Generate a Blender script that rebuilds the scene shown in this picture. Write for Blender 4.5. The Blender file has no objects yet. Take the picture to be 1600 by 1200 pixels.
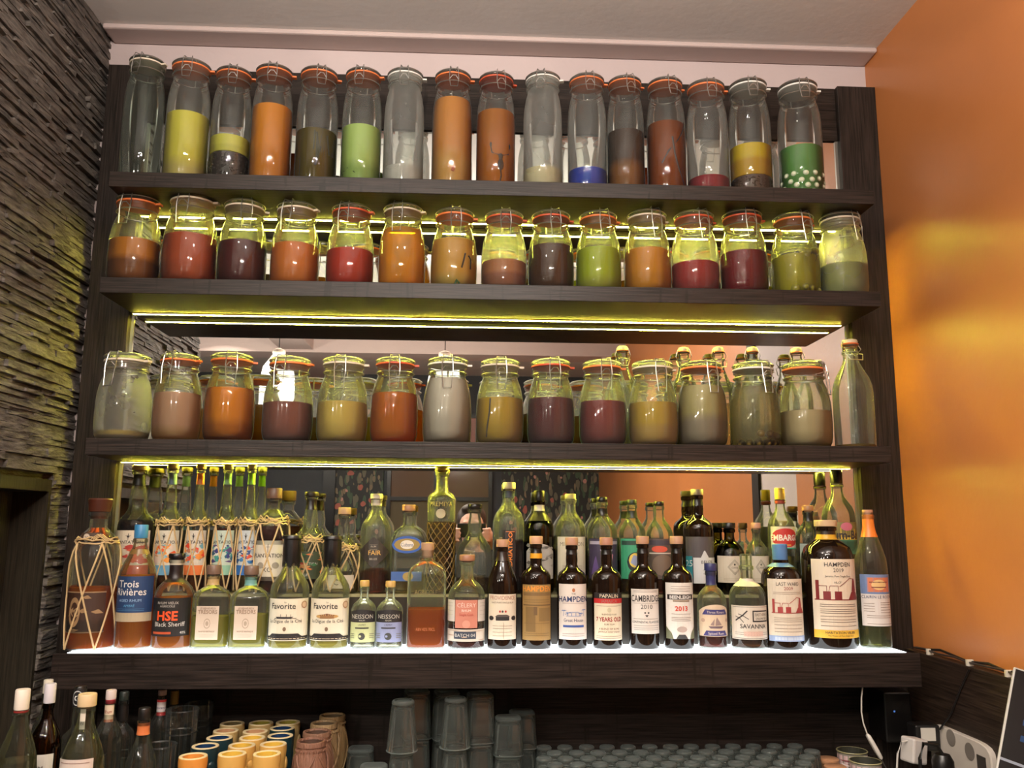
import bpy, math, random
from mathutils import Vector, Matrix
random.seed(7)
PI = math.pi
sc = bpy.context.scene
COL = sc.collection

# ------------------------------------------------------------------ camera
CAM = Vector((-0.0314, -2.3090, 0.0757))
FPX = 1332.58
PITCH, YAW, ROLL = 0.1653, 0.0458, 0.0060
FWD = Vector((math.sin(YAW)*math.cos(PITCH), math.cos(YAW)*math.cos(PITCH), math.sin(PITCH)))
_r = FWD.cross(Vector((0, 0, 1))).normalized(); _u = _r.cross(FWD)
RIGHT = _r*math.cos(ROLL) + _u*math.sin(ROLL)
UP = _u*math.cos(ROLL) - _r*math.sin(ROLL)
cd = bpy.data.cameras.new('camera'); cam = bpy.data.objects.new('camera', cd); COL.objects.link(cam)
cd.sensor_width = 36; cd.lens = FPX/1600*36; cd.clip_start = 0.02
cam.matrix_world = Matrix.Translation(CAM) @ Matrix((RIGHT, UP, -FWD)).transposed().to_4x4()
sc.camera = cam

# ------------------------------------------------------------------ view, world, room light
sc.view_settings.view_transform = 'Standard'; sc.view_settings.look = 'None'
sc.view_settings.gamma = 1; sc.view_settings.use_curve_mapping = False
sc.view_settings.exposure = 0.0
w = bpy.data.worlds.new('world'); sc.world = w; w.use_nodes = True
w.node_tree.nodes['Background'].inputs[0].default_value = (1, .80, .62, 1)
w.node_tree.nodes['Background'].inputs[1].default_value = 0.16
cy = sc.cycles
cy.max_bounces = 14; cy.transparent_max_bounces = 40; cy.transmission_bounces = 10
cy.glossy_bounces = 6; cy.diffuse_bounces = 3; cy.sample_clamp_indirect = 4; cy.caustics_refractive = False
cy.caustics_reflective = False; cy.use_denoising = True

LED_POWER = 190.0
FILL_POWER = 10.0
BULB = 45.0
UPLIGHT = 34.0
SPOT = 7.0
FILL_LIGHTS = [(-.75, -1.75), (.25, -1.75), (-.75, -3.0), (.35, -3.0), (-1.9, -3.9), (-.3, -4.3)]  # unseen ceiling lamps added as general fill for the room
PENDANTS = [(-1.23, -2.9), (-.21, -2.9), (-2.25, -2.9)]  # the third pendant is hidden and added to light the ceiling
for x, y in PENDANTS:
    ld = bpy.data.lights.new('pendant_bulb_lamp', 'POINT'); ld.energy = BULB; ld.color = (1, .90, .80); ld.shadow_soft_size = .035
    lo = bpy.data.objects.new('pendant_bulb_lamp', ld); COL.objects.link(lo); lo.location = (x, y, .93)
UPFILLS = [(-.55, -1.72), (.5, -1.72)]  # unseen lamps added only to brighten the ceiling
for x, y in UPFILLS:
    ld = bpy.data.lights.new('ceiling_fill_lamp', 'AREA'); ld.shape = 'DISK'; ld.size = .16; ld.energy = UPLIGHT; ld.color = (1, .92, .84)
    lo = bpy.data.objects.new('ceiling_fill_lamp', ld); COL.objects.link(lo); lo.location = (x, y, 1.135); lo.rotation_euler = (PI-math.radians(28), 0, 0)
SPOTS = [(-.42, -2.45), (-.18, -2.45), (.06, -2.45), (.30, -2.45)]
for x, y in SPOTS:
    ld = bpy.data.lights.new('track_spot_lamp', 'AREA'); ld.shape = 'DISK'; ld.size = .055; ld.energy = SPOT; ld.color = (1, .90, .80)
    lo = bpy.data.objects.new('track_spot_lamp', ld); COL.objects.link(lo); lo.location = (x, y+.04, 1.30); lo.rotation_euler = (math.radians(58), 0, 0)
for i, (x, y) in enumerate(FILL_LIGHTS):
    ld = bpy.data.lights.new('room_fill_lamp', 'AREA'); ld.shape = 'DISK'; ld.size = .09
    ld.energy = FILL_POWER; ld.color = (1, .88, .76); ld.spread = 2.6
    lo = bpy.data.objects.new('room_fill_lamp', ld); COL.objects.link(lo); lo.location = (x, y, 1.462)

# ------------------------------------------------------------------ pixel -> point helpers (frame 1600x1200)
def ray(px, py):
    return (FWD + RIGHT*((px-800)/FPX) - UP*((py-600)/FPX))
def on_y(px, py, y):
    d = ray(px, py); t = (y-CAM.y)/d.y; return CAM + d*t
def on_x(px, py, x):
    d = ray(px, py); t = (x-CAM.x)/d.x; return CAM + d*t
def on_z(px, py, z):
    d = ray(px, py); t = (z-CAM.z)/d.z; return CAM + d*t

# ------------------------------------------------------------------ materials
def srgb(r, g, b):
    f = lambda c: (c/255/12.92 if c/255 <= .04045 else ((c/255+.055)/1.055)**2.4)
    return (f(r), f(g), f(b), 1)
_mc = {}
def new_mat(name):
    m = bpy.data.materials.new(name); m.use_nodes = True; nt = m.node_tree; nt.nodes.clear()
    out = nt.nodes.new('ShaderNodeOutputMaterial'); return m, nt, out
def N(nt, t, **k):
    n = nt.nodes.new(t)
    for a, b in k.items(): setattr(n, a, b)
    return n
def principled(nt, out, col, rough=.5, **k):
    p = N(nt, 'ShaderNodeBsdfPrincipled'); p.inputs['Base Color'].default_value = col
    p.inputs['Roughness'].default_value = rough
    for a, b in k.items(): p.inputs[a.replace('_', ' ')].default_value = b
    nt.links.new(p.outputs[0], out.inputs[0]); return p
def plain(col, rough=.5, **k):
    key = ('plain', tuple(round(c, 4) for c in col), rough, tuple(sorted(k.items())))
    if key in _mc: return _mc[key]
    m, nt, out = new_mat('paint'); p = principled(nt, out, col, rough, **k)
    nz = N(nt, 'ShaderNodeTexNoise'); nz.inputs['Scale'].default_value = 60
    mr = N(nt, 'ShaderNodeMapRange'); mr.inputs[3].default_value = max(0, rough-.06); mr.inputs[4].default_value = min(1, rough+.06)
    nt.links.new(nz.outputs[0], mr.inputs[0]); nt.links.new(mr.outputs[0], p.inputs['Roughness'])
    _mc[key] = m; return m
def wood(name, axis, c1, c2, rough=.42, drips=False):
    m, nt, out = new_mat(name)
    tc = N(nt, 'ShaderNodeTexCoord'); mp = N(nt, 'ShaderNodeMapping')
    s = [70, 70, 70]; s[axis] = 2.2; mp.inputs['Scale'].default_value = s
    nz = N(nt, 'ShaderNodeTexNoise'); nz.inputs['Scale'].default_value = 4; nz.inputs['Detail'].default_value = 6
    cr = N(nt, 'ShaderNodeValToRGB'); cr.color_ramp.elements[0].position = .35; cr.color_ramp.elements[1].position = .68
    cr.color_ramp.elements[0].color = c1; cr.color_ramp.elements[1].color = c2
    p = principled(nt, out, c2, rough); p.inputs['Specular IOR Level'].default_value = .22
    L = nt.links.new
    L(tc.outputs['Object'], mp.inputs[0]); L(mp.outputs[0], nz.inputs[0]); L(nz.outputs[0], cr.inputs[0])
    colour = cr.outputs[0]
    if drips:   # dried syrup runs down the shelf edge
        mp2 = N(nt, 'ShaderNodeMapping'); mp2.inputs['Scale'].default_value = (60, 1, 7)
        n2 = N(nt, 'ShaderNodeTexNoise'); n2.inputs['Scale'].default_value = 1; n2.inputs['Detail'].default_value = 2
        r2 = N(nt, 'ShaderNodeValToRGB'); r2.color_ramp.elements[0].position = .62; r2.color_ramp.elements[1].position = .70
        mx = N(nt, 'ShaderNodeMix', data_type='RGBA'); mx.inputs[7].default_value = (.012, .008, .006, 1)
        L(tc.outputs['Object'], mp2.inputs[0]); L(mp2.outputs[0], n2.inputs[0]); L(n2.outputs[0], r2.inputs[0])
        L(r2.outputs[0], mx.inputs[0]); L(cr.outputs[0], mx.inputs[6]); colour = mx.outputs[2]
    L(colour, p.inputs['Base Color'])
    oi = N(nt, 'ShaderNodeObjectInfo'); av = N(nt, 'ShaderNodeVectorMath', operation='MULTIPLY_ADD'); av.inputs[1].default_value = (9, 9, 9)
    L(oi.outputs['Random'], av.inputs[0]); L(tc.outputs['Object'], av.inputs[2]); L(av.outputs[0], mp.inputs[0])
    if drips: L(av.outputs[0], mp2.inputs[0])
    bp = N(nt, 'ShaderNodeBump'); bp.inputs['Strength'].default_value = .25; bp.inputs['Distance'].default_value = .002
    L(nz.outputs[0], bp.inputs['Height']); L(bp.outputs[0], p.inputs['Normal'])
    return m
WC1, WC2 = srgb(25, 20, 17), srgb(53, 44, 39)
M_WOODX = wood('dark_wood_level', 0, WC1, WC2, .36, True)
M_WOODZ = wood('dark_wood_upright', 2, WC1, WC2, .45)
M_WOODX2 = wood('dark_wood_low', 0, srgb(24, 19, 17), srgb(50, 41, 37), .4, True)
M_WOODY = wood('dark_wood_side', 1, srgb(28, 21, 17), srgb(62, 48, 40), .45)

def emit(name, col, s):
    m, nt, out = new_mat(name); e = N(nt, 'ShaderNodeEmission'); e.inputs[0].default_value = col; e.inputs[1].default_value = s
    nt.links.new(e.outputs[0], out.inputs[0]); return m

def thin_glass(name, tint=(.95, .97, .94), edge=(.74, .77, .70), haze=.06, hazecol=(.9, .92, .88, 1), rough=.02, frost=0, edgehaze=.40):
    """single wall of glass: clear seen straight on, darker and more reflective towards its edges"""
    m, nt, out = new_mat(name); L = nt.links.new
    lw = N(nt, 'ShaderNodeLayerWeight'); lw.inputs[0].default_value = .28
    cr = N(nt, 'ShaderNodeValToRGB')
    cr.color_ramp.elements[0].position = 0.25; cr.color_ramp.elements[0].color = (*tint, 1)
    cr.color_ramp.elements[1].position = 0.95; cr.color_ramp.elements[1].color = (*edge, 1)
    tr = N(nt, 'ShaderNodeBsdfTransparent'); gl = N(nt, 'ShaderNodeBsdfGlossy'); gl.inputs['Roughness'].default_value = rough
    fr = N(nt, 'ShaderNodeFresnel'); fr.inputs[0].default_value = 1.5
    mx = N(nt, 'ShaderNodeMixShader')
    nz = N(nt, 'ShaderNodeTexNoise'); nz.inputs['Scale'].default_value = 9; nz.inputs['Detail'].default_value = 5
    tc = N(nt, 'ShaderNodeTexCoord'); L(tc.outputs['Object'], nz.inputs[0])
    bp = N(nt, 'ShaderNodeBump'); bp.inputs['Strength'].default_value = .05; bp.inputs['Distance'].default_value = .004
    L(nz.outputs[0], bp.inputs['Height']); L(bp.outputs[0], gl.inputs['Normal'])
    L(lw.outputs['Facing'], cr.inputs[0]); L(cr.outputs[0], tr.inputs[0])
    L(fr.outputs[0], mx.inputs[0]); L(tr.outputs[0], mx.inputs[1]); L(gl.outputs[0], mx.inputs[2])
    df = N(nt, 'ShaderNodeBsdfDiffuse'); df.inputs[0].default_value = hazecol
    tl = N(nt, 'ShaderNodeBsdfTranslucent'); tl.inputs[0].default_value = hazecol
    a = N(nt, 'ShaderNodeMixShader'); a.inputs[0].default_value = .8; L(df.outputs[0], a.inputs[1]); L(tl.outputs[0], a.inputs[2])
    b = N(nt, 'ShaderNodeMixShader'); L(mx.outputs[0], b.inputs[1]); L(a.outputs[0], b.inputs[2])
    mr = N(nt, 'ShaderNodeMapRange'); mr.inputs[1].default_value = .3; mr.inputs[2].default_value = .75
    mr.inputs[3].default_value = haze + frost*.45; mr.inputs[4].default_value = haze + frost
    pw = N(nt, 'ShaderNodeMath', operation='POWER'); pw.inputs[1].default_value = 2.5; L(lw.outputs['Facing'], pw.inputs[0])
    sc_ = N(nt, 'ShaderNodeMath', operation='MULTIPLY_ADD', use_clamp=True); sc_.inputs[1].default_value = edgehaze; L(pw.outputs[0], sc_.inputs[0])  # haze and edgehaze stand in for light caught in the glass; frost is mist
    L(nz.outputs[0], mr.inputs[0]); L(mr.outputs[0], sc_.inputs[2]); L(sc_.outputs[0], b.inputs[0]); L(b.outputs[0], out.inputs[0])
    return m
M_GLASS = thin_glass('clear_glass')
M_JAR = thin_glass('jar_glass', haze=.07, edgehaze=.45)
M_FROST = thin_glass('misted_glass', haze=.10, frost=.24)
M_SEMI = thin_glass('lightly_misted_glass', haze=.09, frost=.07)
M_GREENGL = thin_glass('greenish_glass', (.80, .88, .80), (.3, .38, .3), .05)
M_OLIVE = thin_glass('olive_glass', (.25, .30, .05), (.05, .06, .01), .0, edgehaze=0)
M_AMBERG = thin_glass('amber_glass', (.45, .30, .06), (.12, .06, .01), .0, edgehaze=0)
M_CUP = thin_glass('cup_glass', (.93, .95, .94), (.50, .54, .52), .03, (.8, .85, .82, 1), edgehaze=.2)
M_PRESS = thin_glass('pressed_glass', (.95, .97, .96), (.68, .74, .71), .11, (.80, .88, .84, 1), edgehaze=.5)
M_BASE = thin_glass('bright_glass', (.85, .9, .88), (.7, .76, .74), .28, (.80, .88, .86, 1), edgehaze=.7)  # extra haze stands in for bright light on tumbler bases and rims
def dark_bottle(name, col):
    m, nt, out = new_mat(name); principled(nt, out, col, .06, Coat_Weight=.15, Coat_Roughness=.03, Specular_IOR_Level=.35); return m
M_DARK = dark_bottle('dark_brown_glass', (.010, .005, .003, 1))
M_DKGREEN = dark_bottle('dark_green_glass', (.016, .018, .005, 1))
def m_chrome():
    m, nt, out = new_mat('steel_wire'); principled(nt, out, (.55, .53, .50, 1), .38, Metallic=1.0); return m
M_WIRE = m_chrome()

def juice(c, trans=.4, bottom=None, rough=.25):
    """cloudy liquid, optionally with a settled lower layer of another colour: (r,g,b, height fraction)"""
    key = ('juice', c, trans, bottom)
    if key in _mc: return _mc[key]
    m, nt, out = new_mat('cloudy_liquid'); L = nt.links.new
    p = N(nt, 'ShaderNodeBsdfPrincipled'); p.inputs['Roughness'].default_value = rough; p.inputs['Specular IOR Level'].default_value = .12
    t = N(nt, 'ShaderNodeBsdfTranslucent'); mx = N(nt, 'ShaderNodeMixShader'); mx.inputs[0].default_value = trans
    tc = N(nt, 'ShaderNodeTexCoord'); nz = N(nt, 'ShaderNodeTexNoise'); nz.inputs['Scale'].default_value = 3.5; nz.inputs['Detail'].default_value = 3
    L(tc.outputs['Generated'], nz.inputs[0])
    sp = N(nt, 'ShaderNodeSeparateXYZ'); L(tc.outputs['Generated'], sp.inputs[0])
    ad = N(nt, 'ShaderNodeMath', operation='MULTIPLY_ADD'); ad.inputs[1].default_value = .14
    L(nz.outputs[0], ad.inputs[0]); L(sp.outputs['Z'], ad.inputs[2])
    cr = N(nt, 'ShaderNodeValToRGB'); c4 = srgb(*c)
    b4 = srgb(*(bottom[:3] if bottom else [x*.93 for x in c])); pos = bottom[3] if bottom else .35
    cr.color_ramp.elements[0].position = max(0, pos-.05+.07); cr.color_ramp.elements[1].position = min(1, pos+.12+.07)
    cr.color_ramp.elements[0].color = b4; cr.color_ramp.elements[1].color = c4
    L(ad.outputs[0], cr.inputs[0]); L(cr.outputs[0], p.inputs['Base Color']); L(cr.outputs[0], t.inputs[0])
    L(p.outputs[0], mx.inputs[1]); L(t.outputs[0], mx.inputs[2]); L(mx.outputs[0], out.inputs[0])
    _mc[key] = m; return m
def clear_liquid(c, haze=.12):
    haze = haze*.8+.26 if haze > .1 else haze+.05
    key = ('clear', c, haze)
    if key in _mc: return _mc[key]
    m, nt, out = new_mat('clear_liquid'); L = nt.links.new; c4 = srgb(*c)
    g = N(nt, 'ShaderNodeBsdfRefraction'); g.inputs['IOR'].default_value = 1.2; g.inputs[0].default_value = c4; g.inputs['Roughness'].default_value = 0.0
    d_a = N(nt, 'ShaderNodeBsdfTranslucent'); d_a.inputs[0].default_value = c4
    d_b = N(nt, 'ShaderNodeBsdfDiffuse'); d_b.inputs[0].default_value = c4
    d = N(nt, 'ShaderNodeMixShader'); d.inputs[0].default_value = .55; L(d_a.outputs[0], d.inputs[1]); L(d_b.outputs[0], d.inputs[2])
    d2 = N(nt, 'ShaderNodeBsdfTransparent'); d2.inputs[0].default_value = c4
    mx = N(nt, 'ShaderNodeMixShader'); mx.inputs[0].default_value = .6; L(g.outputs[0], mx.inputs[1]); L(d2.outputs[0], mx.inputs[2])
    m2 = N(nt, 'ShaderNodeMixShader'); m2.inputs[0].default_value = haze; L(mx.outputs[0], m2.inputs[1]); L(d.outputs[0], m2.inputs[2])
    L(m2.outputs[0], out.inputs[0]); _mc[key] = m; return m

# ------------------------------------------------------------------ mesh helpers
class MB:
    def __init__(s): s.v = []; s.f = []
    def add(s, v, f):
        b = len(s.v); s.v += [tuple(p) for p in v]; s.f += [tuple(i+b for i in q) for q in f]; return s
    def box(s, x0, x1, y0, y1, z0, z1):
        v = [(x, y, z) for z in (z0, z1) for y in (y0, y1) for x in (x0, x1)]
        return s.add(v, [(0, 2, 3, 1), (4, 5, 7, 6), (0, 1, 5, 4), (2, 6, 7, 3), (0, 4, 6, 2), (1, 3, 7, 5)])
    def lathe(s, prof, seg=36, cx=0, cy=0, sq=2.0, dep=1.0, cap0=True, cap1=True, flute=0, fl=0.0, rot=0.0):
        v = []
        for r, z in prof:
            for j in range(seg):
                a = 2*PI*j/seg + rot
                c, n = math.cos(a), math.sin(a)
                k = (abs(c)**sq + abs(n)**sq)**(-1/sq) if sq != 2.0 else 1
                if flute: k *= 1 - fl*abs(math.sin(a*flute/2))
                v.append((cx + r*k*c, cy + r*k*n*dep, z))
        f = []
        for i in range(len(prof)-1):
            for j in range(seg):
                f.append((i*seg+j, i*seg+(j+1) % seg, (i+1)*seg+(j+1) % seg, (i+1)*seg+j))
        if cap0: f.append(tuple(reversed(range(seg))))
        if cap1: f.append(tuple(range((len(prof)-1)*seg, len(prof)*seg)))
        return s.add(v, f)
    def tube(s, pts, r, seg=6, closed=False, flat=1.0):
        pts = [Vector(p) for p in pts]; n = len(pts); v = []
        for i, p in enumerate(pts):
            a = pts[i-1] if (i > 0 or closed) else p
            b = pts[(i+1) % n] if (i < n-1 or closed) else p
            d = (b-a)
            d = d.normalized() if d.length > 1e-9 else Vector((0, 0, 1))
            ref = Vector((0, 0, 1)) if abs(d.z) < .9 else Vector((1, 0, 0))
            x = d.cross(ref).normalized(); y = x.cross(d)
            for j in range(seg):
                t = 2*PI*j/seg; v.append(p + x*(r*math.cos(t)) + y*(r*flat*math.sin(t)))
        f = []
        for i in range(n if closed else n-1):
            i2 = (i+1) % n
            for j in range(seg): f.append((i*seg+j, i2*seg+j, i2*seg+(j+1) % seg, i*seg+(j+1) % seg))
        if not closed: f.append(tuple(range(seg))); f.append(tuple(reversed(range((n-1)*seg, n*seg))))
        return s.add(v, f)
    def ring(s, R, z, r, cx=0, cy=0, seg=40, sq=2.0, dep=1.0, k=6):
        pts = []
        for j in range(seg):
            a = 2*PI*j/seg; c, n = math.cos(a), math.sin(a)
            q = (abs(c)**sq+abs(n)**sq)**(-1/sq) if sq != 2 else 1
            pts.append((cx+R*q*c, cy+R*q*n*dep, z))
        return s.tube(pts, r, k, True)
    def ball(s, c, rx, ry=None, rz=None, u=12, w=8):
        ry = ry or rx; rz = rz or rx; v = []; f = []
        for i in range(1, w):
            for j in range(u):
                t = PI*i/w; a = 2*PI*j/u
                v.append((c[0]+rx*math.sin(t)*math.cos(a), c[1]+ry*math.sin(t)*math.sin(a), c[2]-rz*math.cos(t)))
        v += [(c[0], c[1], c[2]-rz), (c[0], c[1], c[2]+rz)]
        for i in range(w-2):
            for j in range(u): f.append((i*u+j, i*u+(j+1) % u, (i+1)*u+(j+1) % u, (i+1)*u+j))
        n = (w-1)*u
        for j in range(u): f.append((n, (j+1) % u, j)); f.append((n+1, (w-2)*u+j, (w-2)*u+(j+1) % u))
        return s.add(v, f)
    def build(s, name, mat, parent=None, smooth=True, loc=None, bevel=0):
        me = bpy.data.meshes.new(name); me.from_pydata(s.v, [], s.f); me.update()
        if smooth:
            me.polygons.foreach_set('use_smooth', [True]*len(me.polygons))
            try: me.set_sharp_from_angle(angle=math.radians(38))
            except Exception: pass
        o = bpy.data.objects.new(name, me); COL.objects.link(o); me.materials.append(mat)
        if parent is not None: o.parent = parent
        if loc: o.location = loc
        if bevel:
            b = o.modifiers.new('bevel', 'BEVEL'); b.width = bevel; b.segments = 2; b.limit_method = 'ANGLE'
        return o
def tag(o, label=None, cat=None, group=None, kind=None):
    for k, v in (('label', label), ('category', cat), ('group', group), ('kind', kind)):
        if v: o[k] = v
    return o
def empty(name, loc, rz=0):
    o = bpy.data.objects.new(name, None); COL.objects.link(o); o.location = loc; o.rotation_euler = (0, 0, rz); o.empty_display_size = .02
    return o
def struct(name, mb, mat, smooth=False, bevel=0):
    return tag(mb.build(name, mat, None, smooth, None, bevel), kind='structure')
def rad_at(prof, z):
    for (r0, z0), (r1, z1) in zip(prof, prof[1:]):
        if z0 <= z <= z1: return r0 + (r1-r0)*((z-z0)/(z1-z0) if z1 > z0 else 0)
    return prof[-1][0]
def fillprof(prof, z0, z1, inset):
    zs = sorted(set([z0] + [z for _, z in prof if z0 < z < z1] + [z1] + [z0+(z1-z0)*t/6 for t in range(1, 6)]))
    return [(max(.001, rad_at(prof, z)-inset), z) for z in zs]

# ------------------------------------------------------------------ room shell
CEIL, FLOOR, WR, WS = 1.47, -1.45, 1.14, -1.105
BACKY = -5.6
ZB = {1: .9064, 2: .6327, 3: .2365}; TH = .0396; SD = .247
XL, XR, XML, XMR = -.948, 1.003, -.9635, 1.0256
Z4, D4, TH4, X4L, X4R = -.2156, .245, .0795, -.981, 1.041
ZTOP = 1.36; MIRTOP = 1.195

def wall_mat(name, col, col2, rough, coat=0):
    m, nt, out = new_mat(name); L = nt.links.new
    p = principled(nt, out, col, rough, Coat_Weight=coat, Coat_Roughness=.30)
    tc = N(nt, 'ShaderNodeTexCoord'); nz = N(nt, 'ShaderNodeTexNoise'); nz.inputs['Scale'].default_value = 2.2; nz.inputs['Detail'].default_value = 6
    cr = N(nt, 'ShaderNodeValToRGB'); cr.color_ramp.elements[0].position = .3; cr.color_ramp.elements[1].position = .7
    cr.color_ramp.elements[0].color = col2; cr.color_ramp.elements[1].color = col
    L(tc.outputs['Object'], nz.inputs[0]); L(nz.outputs[0], cr.inputs[0]); L(cr.outputs[0], p.inputs['Base Color'])
    n2 = N(nt, 'ShaderNodeTexNoise'); n2.inputs['Scale'].default_value = 45; L(tc.outputs['Object'], n2.inputs[0])
    bp = N(nt, 'ShaderNodeBump'); bp.inputs['Strength'].default_value = .15; bp.inputs['Distance'].default_value = .004
    L(n2.outputs[0], bp.inputs['Height']); L(bp.outputs[0], p.inputs['Normal']); return m
M_ORANGE = wall_mat('orange_gloss_paint', (.56, .195, .055, 1), (.49, .168, .046, 1), .42, .18)
M_WHITE = wall_mat('white_plaster', srgb(200, 184, 182), srgb(190, 174, 172), .7)
M_CEIL = wall_mat('ceiling_paint', srgb(228, 224, 220), srgb(216, 212, 208), .7)

struct('wall_right', MB().box(WR, WR+.08, -.74, .1, FLOOR, CEIL), M_ORANGE)
struct('wall_right_sheen_part', MB().box(WR, WR+.08, -1.12, -.74, FLOOR, CEIL), M_WHITE)  # pale colour stands partly for gloss reflections on the orange wall
struct('wall_right_far', MB().box(WR, WR+.08, BACKY, -1.2, FLOOR, CEIL), M_ORANGE)
struct('trim_1', MB().box(WR-.012, WR+.08, -1.2, -1.12, FLOOR, CEIL-.6), M_WOODZ)
struct('wall_right_over_trim', MB().box(WR, WR+.08, -1.2, -1.12, CEIL-.6, CEIL), M_ORANGE)
struct('wall_back', MB().box(-1.3, WR+.1, .03, .12, FLOOR, CEIL), M_WHITE)
struct('ceiling', MB().box(-3.6, WR+.1, BACKY-.1, .12, CEIL, CEIL+.08), M_CEIL)
M_CORN = wall_mat('cornice_paint', srgb(196, 178, 172), srgb(186, 168, 164), .75)
struct('trim_2', MB().box(-1.09, WR, -.055, .03, CEIL-.016, CEIL), M_CORN, bevel=.006)
M_FLOOR = wood('floor_boards', 1, srgb(50, 38, 30), srgb(92, 70, 54), .5)
struct('floor', MB().box(-3.6, WR+.1, BACKY-.1, .1, FLOOR-.06, FLOOR), M_FLOOR)
M_TEAL = wall_mat('dark_slate_paint', srgb(52, 56, 60), srgb(44, 48, 52), .6)
struct('wall_front', MB().box(-3.6, WR+.1, BACKY-.1, BACKY, FLOOR, CEIL), M_TEAL)
struct('wall_left_far', MB().box(-3.6, -3.5, BACKY, -1.0, FLOOR, CEIL), M_TEAL)
struct('wall_left_return', MB().box(-3.5, -1.2, -1.0, -.9, FLOOR, CEIL), M_TEAL)
# ceiling beams of the room behind the camera, seen in the mirror
struct('trim_4', MB().box(-3.5, WR, -4.35, -4.1, CEIL-.10, CEIL), M_CORN)
struct('trim_5', MB().box(-1.5, -1.25, -5.5, -3.2, CEIL-.08, CEIL), M_CORN)

# split slate wall on the left
def slate_mat():
    m, nt, out = new_mat('split_slate'); L = nt.links.new
    p = principled(nt, out, (.1, .09, .08, 1), .75)
    tc = N(nt, 'ShaderNodeTexCoord'); mp = N(nt, 'ShaderNodeMapping'); mp.inputs['Scale'].default_value = (1, 4, 22)
    nz = N(nt, 'ShaderNodeTexNoise'); nz.inputs['Scale'].default_value = 5; nz.inputs['Detail'].default_value = 8
    cr = N(nt, 'ShaderNodeValToRGB'); cr.color_ramp.elements[0].position = .3; cr.color_ramp.elements[1].position = .72
    cr.color_ramp.elements[0].color = srgb(54, 49, 46); cr.color_ramp.elements[1].color = srgb(122, 114, 106)
    L(tc.outputs['Object'], mp.inputs[0]); L(mp.outputs[0], nz.inputs[0]); L(nz.outputs[0], cr.inputs[0]); L(cr.outputs[0], p.inputs['Base Color'])
    n2 = N(nt, 'ShaderNodeTexNoise'); n2.inputs['Scale'].default_value = 90; n2.inputs['Detail'].default_value = 5
    mp2 = N(nt, 'ShaderNodeMapping'); mp2.inputs['Scale'].default_value = (1, .5, 1.6); L(tc.outputs['Object'], mp2.inputs[0]); L(mp2.outputs[0], n2.inputs[0])
    bp = N(nt, 'ShaderNodeBump'); bp.inputs['Strength'].default_value = .7; bp.inputs['Distance'].default_value = .006
    L(n2.outputs[0], bp.inputs['Height']); L(bp.outputs[0], p.inputs['Normal']); return m
M_SLATE = slate_mat()
OPY, OPZ = -.07, .185
mb = MB(); rs = random.Random(3)
z = FLOOR
while z < CEIL:
    h = rs.choice([.007, .009, .011, .014, .018]); h = min(h, CEIL-z)
    fine = math.sin(z*9)+math.sin(z*23) > .3
    y = .03
    while y > -.98:
        l = rs.uniform(.05, .26); y1 = max(y-l, -.98)
        ya, yb = y1, y
        if z < OPZ: ya = max(y1, OPY)
        if yb > ya+.002:
            o = rs.uniform(0, .010 if fine else .017)
            d = [rs.uniform(-.0025, .0025) for _ in range(4)]
            x0 = WS
            b = len(mb.v); n = max(2, int((yb-ya)/.03))
            vs = []; fs = []
            for k in range(n+1):
                yy = ya+(yb-ya)*k/n
                for zz, q in ((z, 0), (z+h*rs.uniform(.86, 1.0), 1)):
                    vs.append((x0-.04, yy, zz)); vs.append((x0+o+rs.uniform(-.002, .002), yy, zz+rs.uniform(-.0008, .0008)))
            for k in range(n):
                a = k*4; c = a+4
                fs += [(a+1, c+1, c+3, a+3), (a+3, c+3, c+2, a+2), (a, c, c+1, a+1)]
            e = n*4
            fs += [(0, 1, 3, 2), (e, e+2, e+3, e+1)]
            mb.add(vs, fs)
        y = y1
    z += h
mb.box(WS-.10, WS-.02, OPY, .05, FLOOR, CEIL); mb.box(WS-.10, WS-.02, -.98, OPY, OPZ, CEIL)
struct('wall_left', mb, M_SLATE)
M_NICHE = wood('niche_panel', 2, srgb(30, 26, 20), srgb(52, 45, 34), .55)
mb = MB().box(WS-.14, WS-.085, -.98, OPY, FLOOR, OPZ)
mb.box(WS-.085, WS+.004, OPY-.012, OPY, FLOOR, OPZ-.03); mb.box(WS-.085, WS+.004, -.98, OPY, OPZ-.03, OPZ)
struct('trim_6', mb, M_NICHE)

# ------------------------------------------------------------------ back bar unit: boards, mirror, shelves
unit = empty('back_bar_unit', (0, 0, -.55))
tag(unit, 'dark wood wall unit framing the mirror and carrying the four bottle shelves', 'wall unit')
def upart(name, mb, mat, bevel=.0015):
    for i, v in enumerate(mb.v): mb.v[i] = (v[0], v[1], v[2]+.55)
    return mb.build(name, mat, unit, False, None, bevel)
upart('side_board', MB().box(WS+.03, XML, -.024, .028, -.55, ZTOP), M_WOODZ)
upart('side_board', MB().box(XMR, WR, -.024, .028, -.55, ZTOP), M_WOODZ)
upart('header_board', MB().box(XML, XMR, -.008, .028, MIRTOP, ZTOP), M_WOODX)
upart('lower_back_board', MB().box(XML, XMR, -.016, .028, -.55, Z4-TH4), M_WOODX2)
m, nt, out = new_mat('mirror_silver'); g = N(nt, 'ShaderNodeBsdfGlossy'); g.inputs[0].default_value = (.84, .85, .82, 1); g.inputs['Roughness'].default_value = 0
nt.links.new(g.outputs[0], out.inputs[0]); M_MIRROR = m
upart('mirror', MB().box(XML+.002, XMR-.002, 0, .02, Z4, MIRTOP-.002), M_MIRROR, 0)
M_ALU = plain((.5, .48, .42, 1), .3, Metallic=.9)
for x in (XML, XMR-.008): upart('mirror_edge_strip', MB().box(x, x+.008, -.004, .0, Z4, MIRTOP), M_ALU, 0)

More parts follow.
